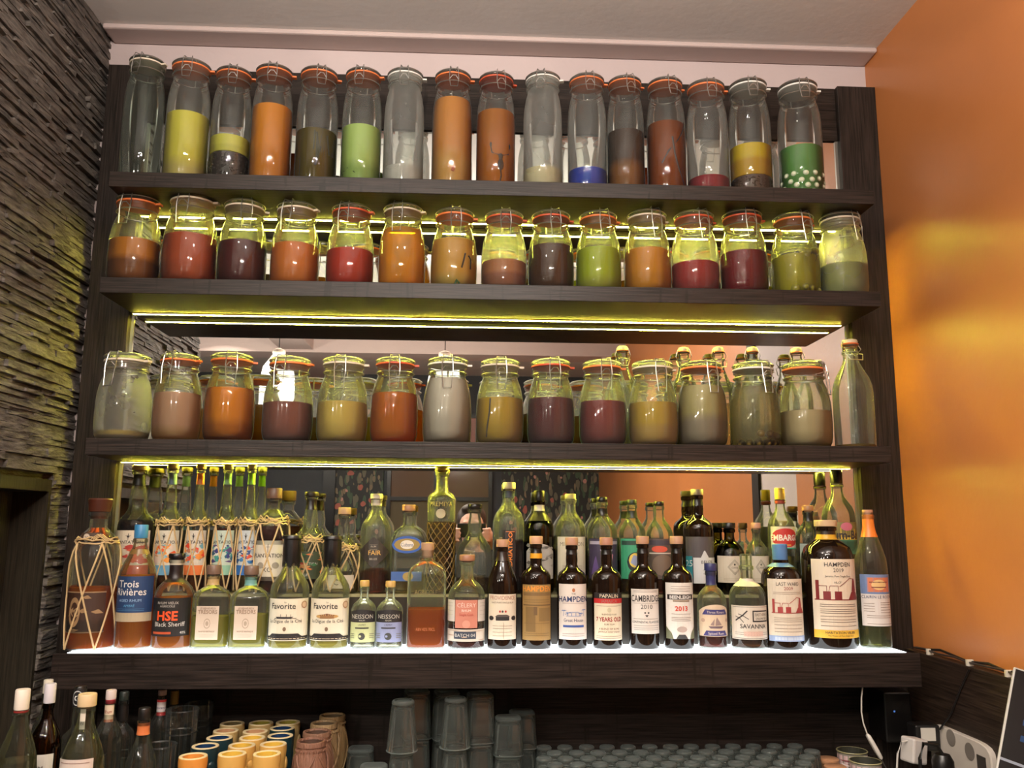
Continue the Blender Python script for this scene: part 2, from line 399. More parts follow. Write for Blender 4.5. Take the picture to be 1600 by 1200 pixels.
def led_mat():
    m, nt, out = new_mat('led_tape_light'); L = nt.links.new
    tc = N(nt, 'ShaderNodeTexCoord'); sp = N(nt, 'ShaderNodeSeparateXYZ'); L(tc.outputs['Object'], sp.inputs[0])
    a = N(nt, 'ShaderNodeMath', operation='MULTIPLY'); a.inputs[1].default_value = 2*PI/.0166; L(sp.outputs['X'], a.inputs[0])
    c = N(nt, 'ShaderNodeMath', operation='COSINE'); L(a.outputs[0], c.inputs[0])
    mr = N(nt, 'ShaderNodeMapRange'); mr.inputs[1].default_value = -1; mr.inputs[3].default_value = LED_POWER*.45; mr.inputs[4].default_value = LED_POWER*1.7; L(c.outputs[0], mr.inputs[0])
    e = N(nt, 'ShaderNodeEmission'); e.inputs[0].default_value = (1, .90, .09, 1); L(mr.outputs[0], e.inputs[1]); L(e.outputs[0], out.inputs[0]); return m
M_LED = led_mat()
def shelf(k, label):
    t = empty('wall_shelf', (0, 0, ZB[k])); tag(t, label, 'shelf', None)
    MB().box(XL, XR, -SD, -.001, 0, TH).build('shelf_board', M_WOODX, t, False, None, .0012)
    st = empty('led_strip', (0, 0, ZB[k]-.0001)); tag(st, 'glowing yellow strip light under the %s shelf' % ('topmost', 'second', 'third')[k-1], 'strip light', 'strip lights under the shelves')
    MB().box(-.945, XR-.015, -.049, -.039, -.003, 0).build('backing_tape', plain((.8, .8, .7, 1), .5), st, False)
    MB().box(-.942, XR-.018, -.0490, -.0390, -.0032, -.003).build('led_tape', M_LED, st, False)
shelf(1, 'topmost dark wood shelf with the row of tall clip jars')
shelf(2, 'second dark wood shelf from the top, under the squat clip jars')
shelf(3, 'third dark wood shelf from the top, with jars and swing-top bottles')
t = empty('bottle_shelf', (0, 0, Z4-TH4)); tag(t, 'lowest and thickest dark wood shelf, with a lit white top under the liquor bottles', 'shelf')
MB().box(X4L, X4R, -D4+.006, -.026, 0, TH4-.006).add([], []).build('shelf_board', M_WOODX2, t, False, None, .0015)
MB().box(X4L, X4R, -D4, -D4+.006, 0, TH4-.001).build('front_board', M_WOODX2, t, False, None, .001)
M_PANEL = emit('backlit_acrylic', (.90, .97, 1.0, 1), 4.5)
MB().box(X4L+.03, X4R-.03, -D4+.0065, -.028, TH4-.006, TH4).build('light_panel', M_PANEL, t, False)
# raised step for the second row
STEPZ = -.094
M_STEP = plain(srgb(46, 38, 30), .35)
t = empty('bottle_riser', (0, 0, Z4)); tag(t, 'low brown riser with a pale top that lifts the back row of bottles', 'riser')
MB().box(-.95, 1.01, -.100, -.0045, 0, STEPZ-Z4-.007).build('riser_body', M_STEP, t, False)
MB().box(-.95, 1.01, -.102, -.0045, STEPZ-Z4-.007, STEPZ-Z4).build('riser_top', plain(srgb(150, 142, 104), .3), t, False)

# ------------------------------------------------------------------ clip jars
M_RUB = plain(srgb(226, 120, 62), .5); M_RUBRED = plain(srgb(200, 82, 48), .5)
M_RUBPALE = plain(srgb(222, 208, 186), .5); M_RUBWHITE = plain(srgb(228, 226, 218), .5)
SEAL = {'o': ('orange', M_RUB), 'r': ('red-orange', M_RUBRED), 'p': ('pale', M_RUBPALE), 'w': ('white', M_RUBWHITE)}
M_DARKBIT = plain(srgb(34, 24, 18), .5); M_STEM = plain(srgb(40, 34, 14), .6)

def prof_tall(R, H):
    nr = R*.80
    return [(R*.80, 0), (R*.93, .002), (R, .010), (R, H*.52), (R*.985, H*.64), (R*.95, H*.72), (R*.88, H*.79), (nr, H*.84), (nr*.97, H*.868),
            (nr*1.06, H*.875), (nr*1.06, H*.895), (nr, H*.905), (nr, H*.925), (nr*1.07, H*.93), (nr*1.07, H*.942)]
def prof_squat(R, H):
    nr = R*.75
    return [(R*.62, 0), (R*.78, .001), (R*.89, .006), (R*.96, .014), (R, .030), (R*1.01, H*.30), (R*1.0, H*.44), (R*.975, H*.54), (R*.93, H*.62), (R*.865, H*.69), (R*.80, H*.74), (nr*1.0, H*.775), (nr*.97, H*.80),
            (nr*1.06, H*.808), (nr*1.06, H*.832), (nr, H*.84), (nr, H*.872), (nr*1.07, H*.878), (nr*1.07, H*.902)]
def jar(row, x0, x1, pyb, pyt, yc, z0, seal, fill, mat, glass, label, rz=0.0, extra=None, group=None, name='clip_jar'):
    pl, pr = on_y(x0, pyb, yc), on_y(x1, pyb, yc)
    R = abs(pr.x-pl.x)/2*.985; cx = (pl.x+pr.x)/2
    H = on_y((x0+x1)/2, pyt, yc).z - z0
    tall = row == 1
    pr_ = (prof_tall if tall else prof_squat)(R, H)
    nr = R*(.80 if tall else .75)
    t = empty(name, (cx, yc, z0+.0004), rz); tag(t, label, 'jar', group)
    gb = MB().lathe(pr_, 44, cap1=False).build('glass_body', glass, t)
    zl = pr_[-1][1]; k = R/ .05
    # lid: domed glass disc with rim
    MB().lathe([(nr*1.05, zl+.006*k), (nr*1.09, zl+.009*k), (nr*1.09, zl+.014*k), (nr*1.0, zl+.0165*k), (nr*.80, zl+.0175*k), (nr*.62, H-.0005), (nr*.3, H), (.001, H)], 40, cap1=True).build('glass_lid', glass if glass is not M_FROST else M_SEMI, t)
    sm = SEAL[seal][1]
    sg = MB().lathe([(nr*.95, zl+.0008*k), (nr*1.11, zl+.0012*k), (nr*1.125, zl+.0030*k), (nr*1.11, zl+.0048*k), (nr*.95, zl+.0052*k)], 40, cap0=True, cap1=True)
    if rz != 0:   # pull tab
        sg.box(nr*1.05, nr*1.36, -.006*k, .006*k, zl+.001, zl+.005*k)
    sg.build('rubber_seal', sm, t)
    wr = .0011*k
    c = MB(); c.ring(nr*1.08, H*(.885 if tall else .822), wr, k=5); c.ring(nr*1.115, zl+.0115*k, wr, k=5)
    fz = H*(.885 if tall else .822); fy = -nr*1.10; w = .010*k
    dn = .052*k if not tall else .022*k
    if tall: dn = .020*k
    else: dn = .036*k
    c.tube([(-w, fy, zl+.0115*k), (-w*1.15, fy-.004*k, fz+.004*k), (-w*1.1, fy-.005*k, fz-.003*k), (-w*.85, fy-.008*k, fz-dn), (w*.85, fy-.008*k, fz-dn), (w*1.1, fy-.005*k, fz-.003*k), (w*1.15, fy-.004*k, fz+.004*k), (w, fy, zl+.0115*k)], wr, 5)
    c.tube([(-w, fy, zl+.0115*k), (-w*.9, fy*.92, H+.002), (-w*.5, fy*.6, H+.004), (w*.5, fy*.6, H+.004), (w*.9, fy*.92, H+.002), (w, fy, zl+.0115*k)], wr, 5)
    c.tube([(-w*1.15, fy-.003*k, fz), (-w*.4, fy-.007*k, fz+.009*k), (w*.4, fy-.007*k, fz+.009*k), (w*1.15, fy-.003*k, fz)], wr, 5)
    c.tube([(0, -fy*.98, fz), (0, -fy*1.06, zl+.004), (0, -fy, zl+.0115*k)], wr*1.6, 5)
    c.build('wire_clasp', M_WIRE, t)
    if fill:
        zf = on_y((x0+x1)/2, fill, yc-R*.93).z - z0
        zf = min(max(zf, .01), H*.86)
        zb0 = .004
        if extra and extra[0] == 'grains':       # bed of seeds at the bottom
            zg = on_y((x0+x1)/2, extra[1], yc-R*.93).z - z0
            g = MB(); g.lathe(fillprof(pr_, .004, zg-.003, .003), 30)
            rr = random.Random(int(x0))
            for _ in range(240):
                a = rr.uniform(-PI, 0) if rr.random() < .8 else rr.uniform(0, PI); zz = rr.uniform(.006, zg)
                q = rad_at(pr_, zz)-.0032
                if zz > zg-.006: q *= rr.uniform(.2, 1)
                g.ball((q*math.cos(a), q*math.sin(a), zz), .0026, .0026, .0022, 6, 4)
            tag(g.build(extra[3], extra[2], t), kind='stuff'); zb0 = zg-.002
        lq = MB().lathe(fillprof(pr_, zb0, zf, .0022), 40)
        lq.build('liquid', mat, t)
        if extra and extra[0] == 'balls':
            zg = on_y((x0+x1)/2, extra[1], yc-R).z - z0; rr = random.Random(5); rb = extra[3]
            for lay in range(int(zg/(rb*1.7))+1):
                n = extra[4]
                for j in range(n):
                    a = -PI + PI*(j+.5*(lay % 2)+.2)/n+rr.uniform(-.09, .09); zz = rb*1.05+lay*rb*1.75+(rr.uniform(0, .006) if lay else 0)
                    if zz > zg: continue
                    q = rad_at(pr_, zz)-rb*extra[6]
                    MB().ball((q*math.cos(a), q*math.sin(a), zz), rb, rb, rb*.92, 12, 8).build(extra[5], extra[2], t)
        if extra and extra[0] == 'pods':
            for pts, rad, nm, mt in extra[1]:
                P = [((rad_at(pr_, v*H)-.0028)*math.sin(u), -(rad_at(pr_, v*H)-.0028)*math.cos(u), v*H) for u, v in pts]
                MB().tube(P, rad, 7).build(nm, mt, t)
        if extra and extra[0] == 'inside':
            for fn in extra[1]: fn(t, R, H)
    return t

M_SCORP = plain(srgb(36, 22, 12), .5)
def skin_y(u, R): return -math.sqrt(max(0, (R-.0035)**2-u*u))
def scorpion(t, R, H):
    m = MB(); z = H*.19
    Q = lambda u, zz: (u, skin_y(u, R), zz)
    m.ball(Q(0, z), R*.17, R*.06, R*.34); m.ball(Q(0, z+R*.42), R*.13, R*.05, R*.2)
    m.tube([Q(0, z-R*.3), Q(R*.03, z-R*.6), Q(-R*.03, z-R*.9), Q(R*.10, z-R*1.0)], R*.045, 6)
    for s in (-1, 1):
        m.tube([Q(s*R*.1, z+R*.5), Q(s*R*.42, z+R*.62), Q(s*R*.48, z+R*.95)], R*.045, 6); m.ball(Q(s*R*.46, z+R*1.05), R*.085, R*.04, R*.17)
        for q in (-.15, .05, .25, .4):
            m.tube([Q(s*R*.1, z+R*q), Q(s*R*.38, z+R*(q+.15)), Q(s*R*.52, z+R*(q-.12))], R*.022, 5)
    m.build('scorpion', M_SCORP, t)
M_LEAF = plain(srgb(52, 50, 20), .6); M_GRAPE = plain(srgb(120, 118, 44), .35); M_PEEL = plain(srgb(120, 58, 24), .5)
M_EGG = plain(srgb(200, 196, 140), .4)
def leaves(t, R, H):
    m = MB(); rr = random.Random(2)
    for i in range(14):
        a = rr.uniform(-2.6, -.5); q = R-.004; z0 = rr.uniform(.04, .30)*H; tw = rr.uniform(-.5, .5)
        m.tube([(q*math.cos(a+tw*s), q*math.sin(a+tw*s), z0+s*H*.16) for s in (0, .3, .6, 1)], R*rr.uniform(.03, .07), 6)
    m.build('steeped_leaf', M_LEAF, t)
def twigs(t, R, H):
    y = -R*.62
    m = MB()
    for p in ([(-.5, .50), (-.1, .34), (.3, .18), (.66, .06)], [(.1, .5), (-.05, .34), (-.3, .28)], [(-.1, .34), (.3, .40), (.5, .48)]):
        m.tube([(u*R, skin_y(u*R, R), v*H) for u, v in p], .0018, 6)
    m.build('twig', M_STEM, t)
    for u, v in ((-.1, .46), (.45, .53), (-.55, .07), (.05, .08), (-.2, .09), (.5, .06), (.0, .50)):
        MB().ball((u*R, skin_y(u*R, R)*.84, v*H), R*.2, R*.2, R*.19, 14, 10).build('green_fruit', M_GRAPE, t)
def peel(t, R, H):
    for z0, u0, wd in ((.62, .25, .35), (.17, -.1, .5)):
        MB().ball((u0*R, -R*.3, z0*H*.8), R*wd, R*.3, R*.16, 14, 8).build('fruit_slice', M_PEEL, t)
def stick(t, R, H):
    MB().tube([(R*.1, -R*.6, .022), (R*.35, -R*.62, .010), (R*.6, -R*.4, .008)], .006, 8).build('cinnamon_stick', plain(srgb(84, 40, 14), .6), t)
    MB().tube([(-R*.1, -R*.2, H*.74), (R*.5, -R*.3, H*.70)], .006, 8).build('cinnamon_stick', plain(srgb(84, 40, 14), .6), t)
def bigbranch(t, R, H):
    MB().tube([(u*R, skin_y(u*R, R), v*H) for u, v in ((.75, .62), (.5, .52), (.2, .44), (-.3, .34), (-.6, .24))], .0028, 7).build('bark_strip', M_DARKBIT, t)
    MB().tube([(u*R, skin_y(u*R, R), v*H) for u, v in ((-.1, .46), (.0, .32), (.25, .18), (.5, .09), (.75, .03))], .003, 7).build('bark_strip', M_DARKBIT, t)
def egg(t, R, H): pass

z1 = ZB[1]+TH; z2 = ZB[2]+TH; z3 = ZB[3]+TH; YJ = -.155
J = lambda c, t=.35, b=None: juice(c, t, b)
T = 'tall clip-top jar on the top shelf '
jar(1, 186, 249, 268, 95, YJ, z1, 'p', None, None, M_GREENGL, 'empty greenish '+T+'at its left end', -.25)
jar(1, 254, 322, 270, 102, YJ, z1, 'o', 172, J((222, 212, 72), .3, (196, 180, 96, .22)), M_SEMI, 'tall clip-top jar filled with opaque lemon-yellow liquid on the topmost shelf', .1)
jar(1, 325, 388, 272, 113, YJ, z1, 'o', 209, J((226, 222, 96)), M_JAR, 'tall clip-top jar with shallow yellow liquid above black seeds', .2, ('grains', 234, M_DARKBIT, 'black_seeds'))
jar(1, 388, 453, 274, 110, YJ, z1, 'o', 160, J((216, 134, 32), .3), M_JAR, 'tall clip-top jar of plain bright orange juice on the topmost shelf', .12)
jar(1, 459, 525, 276, 114, YJ, z1, 'o', 199, clear_liquid((120, 104, 36), .4), M_JAR, 'tall clip-top jar of murky olive liquid stuffed with dark leaves', .3, ('inside', [leaves]))
jar(1, 531, 594, 278, 115, YJ, z1, 'o', 193, J((186, 214, 118), .35, (150, 180, 96, .3)), M_JAR, 'tall clip-top jar of pale green milky liquid with thin stems at the bottom', -.1,
    ('pods', [([(-.9, .02), (-.85, .10), (-.5, .14), (-.1, .10), (.3, .04)], .0012, 'herb_stem', M_STEM), ([(-1.2, .03), (-1.0, .12), (-.7, .12)], .0012, 'herb_stem', M_STEM)]))
jar(1, 597, 661, 281, 116, YJ, z1, 'w', 256, J((205, 204, 196), .4), M_FROST, 'misted tall clip-top jar with white seal and a little whitish liquid', .02)
jar(1, 673, 737, 284, 118, YJ, z1, 'o', 149, J((204, 134, 60), .3, (206, 156, 84, .32)), M_JAR, 'tall clip-top jar of dull apricot liquid with a pale settled bottom half', .08,
    ('pods', [([(-.04, .14), (.10, .13)], .006, 'fruit_piece', plain(srgb(150, 84, 50), .6))]))
jar(1, 743, 805, 285, 122, YJ, z1, 'r', 169, clear_liquid((226, 142, 44), .4), M_JAR, 'tall clip-top jar of clear amber liquor with a black scorpion inside', .25, ('inside', [scorpion]))
jar(1, 817, 879, 286, 121, YJ, z1, 'w', 259, J((222, 212, 168), .4), M_FROST, 'misted tall clip-top jar with white seal and a shallow cream layer', -.2)
jar(1, 887, 949, 288, 124, YJ, z1, 'o', 260, J((14, 52, 170), .3), M_SEMI, 'tall clip-top jar with a shallow layer of vivid blue liquid', .05)
jar(1, 949, 1008, 289, 127, YJ, z1, 'o', 200, J((58, 42, 32), .15, (116, 74, 34, .40)), M_JAR, 'tall clip-top jar, blackish on top and brown below, left of the dark red-brown one', .18)
jar(1, 1012, 1073, 290, 130, YJ, z1, 'o', 187, clear_liquid((176, 92, 36), .4), M_JAR, 'tall clip-top jar of dark red-brown liquor with curved bark strips', .22, ('inside', [bigbranch]))
jar(1, 1075, 1140, 291, 135, YJ, z1, 'o', 272, J((142, 12, 30), .3), M_SEMI, 'tall clip-top jar with a shallow layer of crimson liquid', .04)
jar(1, 1142, 1207, 292, 133, YJ, z1, 'w', 222, J((226, 196, 30), .4, (206, 164, 40, .5)), M_JAR, 'tall clip-top jar of yellow liquid above brown coffee beans, white seal', -.06, ('grains', 270, plain(srgb(66, 44, 28), .5), 'coffee_beans'))
jar(1, 1220, 1287, 294, 136, YJ, z1, 'w', 224, J((92, 146, 70), .3), M_JAR, 'tall clip-top jar of green liquid with white round fruits at the bottom', -.03, ('balls', 262, plain(srgb(214, 220, 190), .4), .0088, 6, 'white_berry', .75))

S2 = ' on the second shelf'
M_POD = plain(srgb(40, 30, 10), .5)
jar(2, 167, 247, 436, 311, YJ, z2, 'o', 370, J((196, 122, 34), .3, (118, 68, 26, .5)), M_JAR, 'squat clip-top jar of amber liquid browner below, leftmost'+S2, -.18)
jar(2, 251, 336, 438, 308, YJ, z2, 'p', 362, J((184, 84, 48), .35), M_JAR, 'squat clip-top jar of brick-red opaque juice with pale seal on the second shelf', -.1)
jar(2, 338, 414, 440, 318, YJ, z2, 'p', 373, J((74, 20, 20), .2), M_JAR, 'squat clip-top jar of near-black maroon liquid'+S2+' beside the light orange one', .35)
jar(2, 421, 497, 441, 322, YJ, z2, 'p', 377, J((214, 122, 44), .4), M_JAR, 'squat clip-top jar of light orange juice, fourth from left'+S2, -.3)
jar(2, 508, 583, 442, 325, YJ, z2, 'r', 386, J((186, 50, 24), .4), M_JAR, 'squat clip-top jar of bright red-orange liquid with red seal'+S2, -.25)
jar(2, 590, 664, 443, 324, YJ, z2, 'p', 352, clear_liquid((240, 180, 50), .25), M_JAR, 'squat clip-top jar brimming with clear golden liquor and cinnamon sticks', -.2, ('inside', [stick]))
jar(2, 672, 745, 445, 332, YJ, z2, 'o', 370, J((218, 166, 68), .45, (190, 160, 80, .2)), M_JAR, 'squat clip-top jar of yellow-orange juice with two dark pods against the glass', .1,
    ('pods', [([(.45, .42), (.38, .34), (.28, .24)], .0026, 'vanilla_pod', M_POD), ([(.62, .40), (.76, .36), (.74, .24)], .0026, 'vanilla_pod', M_POD), ([(-.05, .03), (.08, .09), (.2, .05)], .004, 'mint_leaf', plain(srgb(34, 66, 20), .6))]))
jar(2, 751, 823, 446, 335, YJ, z2, 'r', 404, J((176, 112, 62), .4, (140, 82, 50, .5)), M_SEMI, 'squat clip-top jar half full of tan-brown liquid'+S2, .05)
jar(2, 825, 897, 447, 335, YJ, z2, 'r', 379, J((66, 38, 16), .25), M_JAR, 'squat clip-top jar of dark chocolate-brown liquid beside the lime green one', .15)
jar(2, 900, 971, 448, 336, YJ, z2, 'o', 384, J((186, 202, 40), .5, (168, 172, 66, .22)), M_JAR, 'squat clip-top jar of lime-green liquid'+S2, .2)
jar(2, 976, 1049, 449, 334, YJ, z2, 'p', 385, J((216, 146, 34), .4), M_JAR, 'squat clip-top jar of orange juice between the lime-green and clear red ones', .3)
jar(2, 1050, 1124, 450, 336, YJ, z2, 'r', 406, J((176, 28, 18), .55), M_SEMI, 'squat clip-top jar half full of clear red liquid'+S2, .25)
jar(2, 1127, 1200, 451, 334, YJ, z2, 'r', 389, J((118, 14, 22), .35), M_JAR, 'squat clip-top jar of opaque wine-red liquid'+S2, .12)
jar(2, 1208, 1281, 453, 339, YJ, z2, 'o', 395, clear_liquid((206, 200, 70), .3), M_JAR, 'squat clip-top jar of olive liquid with twigs and green fruits', .3, ('inside', [twigs]))
jar(2, 1282, 1355, 455, 338, YJ, z2, 'p', 408, J((142, 146, 72), .3), M_FROST, 'squat clip-top jar of grey-green liquid, rightmost'+S2, .45)

S3 = ' on the third shelf'
jar(3, 147, 232, 685, 556, YJ, z3, 'p', 672, J((186, 156, 24), .3, (110, 84, 14, .4)), M_FROST, 'squat clip-top jar nearly empty but for yellow dregs, leftmost'+S3, -.3)
jar(3, 236, 311, 686, 555, YJ, z3, 'o', 612, J((226, 184, 150), .6, (206, 170, 120, .2)), M_JAR, 'squat clip-top jar of pinkish translucent liquid'+S3, -.3)
jar(3, 316, 395, 686, 555, YJ, z3, 'o', 604, J((220, 134, 24), .35, (178, 104, 18, .3)), M_JAR, 'squat clip-top jar of deep orange juice'+S3+' beside the pinkish one', .25)
jar(3, 408, 487, 688, 561, YJ, z3, 'o', 627, J((118, 60, 42), .25), M_SEMI, 'squat clip-top jar of reddish-brown liquid, left of the creamy pale yellow one', -.25)
jar(3, 493, 573, 688, 561, YJ, z3, 'p', 626, J((206, 178, 78), .35), M_SEMI, 'squat clip-top jar of creamy pale yellow liquid, left of the clear amber one', -.02)
jar(3, 577, 652, 689, 561, YJ, z3, 'r', 612, clear_liquid((236, 146, 50), .3), M_JAR, 'squat clip-top jar of clear amber liquor holding dark fruit slices', .05, ('inside', [peel]))
jar(3, 659, 736, 690, 561, YJ, z3, 'w', 588, J((212, 202, 184), .4), M_JAR, 'squat clip-top jar full of milky white liquid', .02)
jar(3, 743, 818, 690, 564, YJ, z3, 'p', 620, J((182, 148, 24), .35), M_SEMI, 'squat clip-top jar of mustard-yellow liquid with a dark vanilla pod inside', .03,
    ('pods', [([(-.5, .52), (-.52, .36), (-.62, .20), (-.68, .08)], .0024, 'vanilla_pod', M_POD)]))
jar(3, 823, 898, 690, 564, YJ, z3, 'r', 620, J((78, 20, 18), .2), M_SEMI, 'squat clip-top jar of dark maroon liquid with red-orange seal'+S3, .12)
jar(3, 905, 979, 691, 566, YJ, z3, 'o', 625, J((116, 40, 32), .25), M_SEMI, 'squat clip-top jar of brownish-red liquid with orange seal, right of the dark maroon one', .06)
jar(3, 983, 1060, 692, 567, YJ, z3, 'p', 627, J((196, 162, 50), .35, (184, 150, 72, .4)), M_SEMI, 'squat clip-top jar of cloudy yellow liquid, pale seal, right of the brownish-red one', .2)
jar(3, 1060, 1137, 693, 568, YJ, z3, 'o', 600, J((192, 178, 120), .4, (160, 146, 124, .42)), M_JAR, 'squat clip-top jar of cloudy beige-grey liquid greyer at the bottom', .28)
jar(3, 1143, 1219, 694, 569, YJ, z3, 'w', 602, clear_liquid((240, 232, 196), .09), M_JAR, 'squat clip-top jar of clear liquid with brown olives at the bottom', .35, ('balls', 676, plain(srgb(112, 92, 40), .35), .0105, 7, 'olive', 1.0))
jar(3, 1222, 1300, 694, 569, YJ, z3, 'o', 640, J((204, 184, 138), .4), M_JAR, 'squat clip-top jar half full of cream-coloured liquid, rightmost clip jar'+S3, .9)

# swing-top bottles
M_CERAM = plain(srgb(214, 200, 170), .35)
def swing_bottle(cxp, pyb, pyt, wpx, yc, label, group=None, rz=0.2):
    a, b = on_y(cxp-wpx/2, pyb, yc), on_y(cxp+wpx/2, pyb, yc); R = (b.x-a.x)/2; cx = (a.x+b.x)/2
    H = on_y(cxp, pyt, yc).z-z3
    t = empty('swing_top_bottle', (cx, yc, z3+.0004), rz); tag(t, label, 'bottle', group)
    pr = [(R*.8, 0), (R*.95, .002), (R, .008), (R, H*.50), (R*.96, H*.57), (R*.82, H*.645), (R*.58, H*.72), (R*.42, H*.78), (R*.37, H*.82), (R*.37, H*.86), (R*.43, H*.865), (R*.43, H*.885), (R*.37, H*.89), (R*.37, H*.93), (R*.43, H*.94), (R*.43, H*.955)]
    MB().lathe(pr, 36, cap1=False).build('glass_body', M_JAR, t)
    MB().lathe([(R*.25, H*.95), (R*.38, H*.957), (R*.40, H*.975), (R*.36, H*.992), (R*.2, H)], 24).build('ceramic_stopper', M_CERAM, t)
    MB().ring(R*.39, H*.952, R*.05, k=6, seg=24).build('rubber_washer', M_RUB, t)
    c = MB()
    for s in (-1, 1):
        c.tube([(s*R*.44, 0, H*.875), (s*R*.56, -R*.12, H*.91), (s*R*.42, 0, H*.975), (s*R*.3, 0, H*.99)], .0011, 5)
        c.tube([(s*R*.44, 0, H*.875), (s*R*.52, -R*.3, H*.86), (s*R*.36, -R*.5, H*.80)], .0011, 5)
    c.tube([(-R*.36, -R*.5, H*.80), (R*.36, -R*.5, H*.80)], .0011, 5); c.ring(R*.40, H*.875, .0011, seg=24, k=5)
    c.build('wire_bail', M_WIRE, t)
    MB().lathe(fillprof(pr, .003, .012, .002), 30).build('liquid', clear_liquid((190, 150, 60), .2), t)
swing_bottle(1337, 694, 531, 60, -.14, 'empty clear swing-top bottle standing alone at the right end of the third shelf')
for cxp, py, lb in ((975, 541, 'clear swing-top bottle showing between the brownish-red and cloudy yellow jars'), (1072, 543, 'clear swing-top bottle rising behind the gap between the cloudy yellow and beige-grey jars'),
                (1127, 543, 'clear swing-top bottle showing just left of the jar of olives'), (1181, 543, 'clear swing-top bottle directly behind the jar of olives'), (1251, 544, 'clear swing-top bottle directly behind the half full cream jar')):
    swing_bottle(cxp, 690, py, 43, -.047, lb, 'swing-top bottles behind the clip jars', random.uniform(-.4, .4))

# ------------------------------------------------------------------ lettering and labels
_tc = {}
def glyphs(s, bold=0.0):
    """flat triangles of a line of text, width and height in font units, centred on x"""
    key = (s, bold)
    if key in _tc: return _tc[key]
    cu = bpy.data.curves.new('t', 'FONT'); cu.body = s; cu.size = 1; cu.align_x = 'CENTER'; cu.resolution_u = 2; cu.offset = bold
    o = bpy.data.objects.new('t', cu); COL.objects.link(o)
    dg = bpy.context.evaluated_depsgraph_get(); me = bpy.data.meshes.new_from_object(o.evaluated_get(dg))
    v = [(p.co.x, p.co.y) for p in me.vertices]; f = [tuple(p.vertices) for p in me.polygons]
    # make every face look to +z
    g = []
    for q in f:
        a = sum(v[q[i]][0]*v[q[(i+1) % len(q)]][1]-v[q[(i+1) % len(q)]][0]*v[q[i]][1] for i in range(len(q)))
        g.append(q if a > 0 else tuple(reversed(q)))
    bpy.data.objects.remove(o); bpy.data.curves.remove(cu); bpy.data.meshes.remove(me)
    _tc[key] = (v, g); return _tc[key]
PAPER = {}
def paper(c, rough=.55):
    return plain(srgb(*c), rough)
class Wrap:
    """label space: u in [-1,1] across, v in [0,1] up; wrapped on a round body, or laid on a flat front"""
    def __init__(s, R, z0, z1, half, flat=False, face=None, rot=0.0):
        s.R, s.z0, s.z1, s.half, s.flat, s.face, s.rot = R, z0, z1, half, flat, face, rot
        s.hw = half if flat else R*half      # half width in metres
        s.ht = z1-z0
    def at(s, u, v, e):
        z = s.z0 + v*s.ht
        if s.flat: return (u*s.hw, -(s.face+e), z)
        a = u*s.half + s.rot; q = s.R+e
        return (q*math.sin(a), -q*math.cos(a), z)
    def strips(s, mb, ulo, uhi, fn, e, n=14):
        v = []; f = []
        for i in range(n+1):
            u = ulo+(uhi-ulo)*i/n; a, b = fn(u)
            v += [s.at(u, a, e), s.at(u, b, e)]
        for i in range(n): f.append((2*i, 2*i+2, 2*i+3, 2*i+1))
        mb.add(v, f)
    def poly(s, mb, pts, e):     # convex polygon
        us = [p[0] for p in pts]; n = len(pts)
        def fn(u):
            ys = []
            for i in range(n):
                a, b = pts[i], pts[(i+1) % n]
                if (a[0]-u)*(b[0]-u) <= 0:
                    if abs(a[0]-b[0]) < 1e-9: ys += [a[1], b[1]]
                    else: ys.append(a[1]+(b[1]-a[1])*(u-a[0])/(b[0]-a[0]))
            return (min(ys), max(ys)) if ys else (pts[0][1], pts[0][1])
        s.strips(mb, min(us)+1e-6, max(us)-1e-6, fn, e, 8)
    def line(s, mb, pts, wd, e):   # polyline stroke, width in v units scaled to metres
        for (a, b) in zip(pts, pts[1:]):
            dx = (b[0]-a[0])*s.hw; dy = (b[1]-a[1])*s.ht; L = math.hypot(dx, dy) or 1
            nx, ny = -dy/L*wd/2, dx/L*wd/2
            P = lambda p, k: s.at(p[0]+k*nx/s.hw, p[1]+k*ny/s.ht, e)
            n = max(1, int(L/.004)); v = []; f = []
            for i in range(n+1):
                t = i/n; c = (a[0]+(b[0]-a[0])*t, a[1]+(b[1]-a[1])*t); v += [P(c, -1), P(c, 1)]
            for i in range(n): f.append((2*i, 2*i+2, 2*i+3, 2*i+1))
            mb.add(v, f)
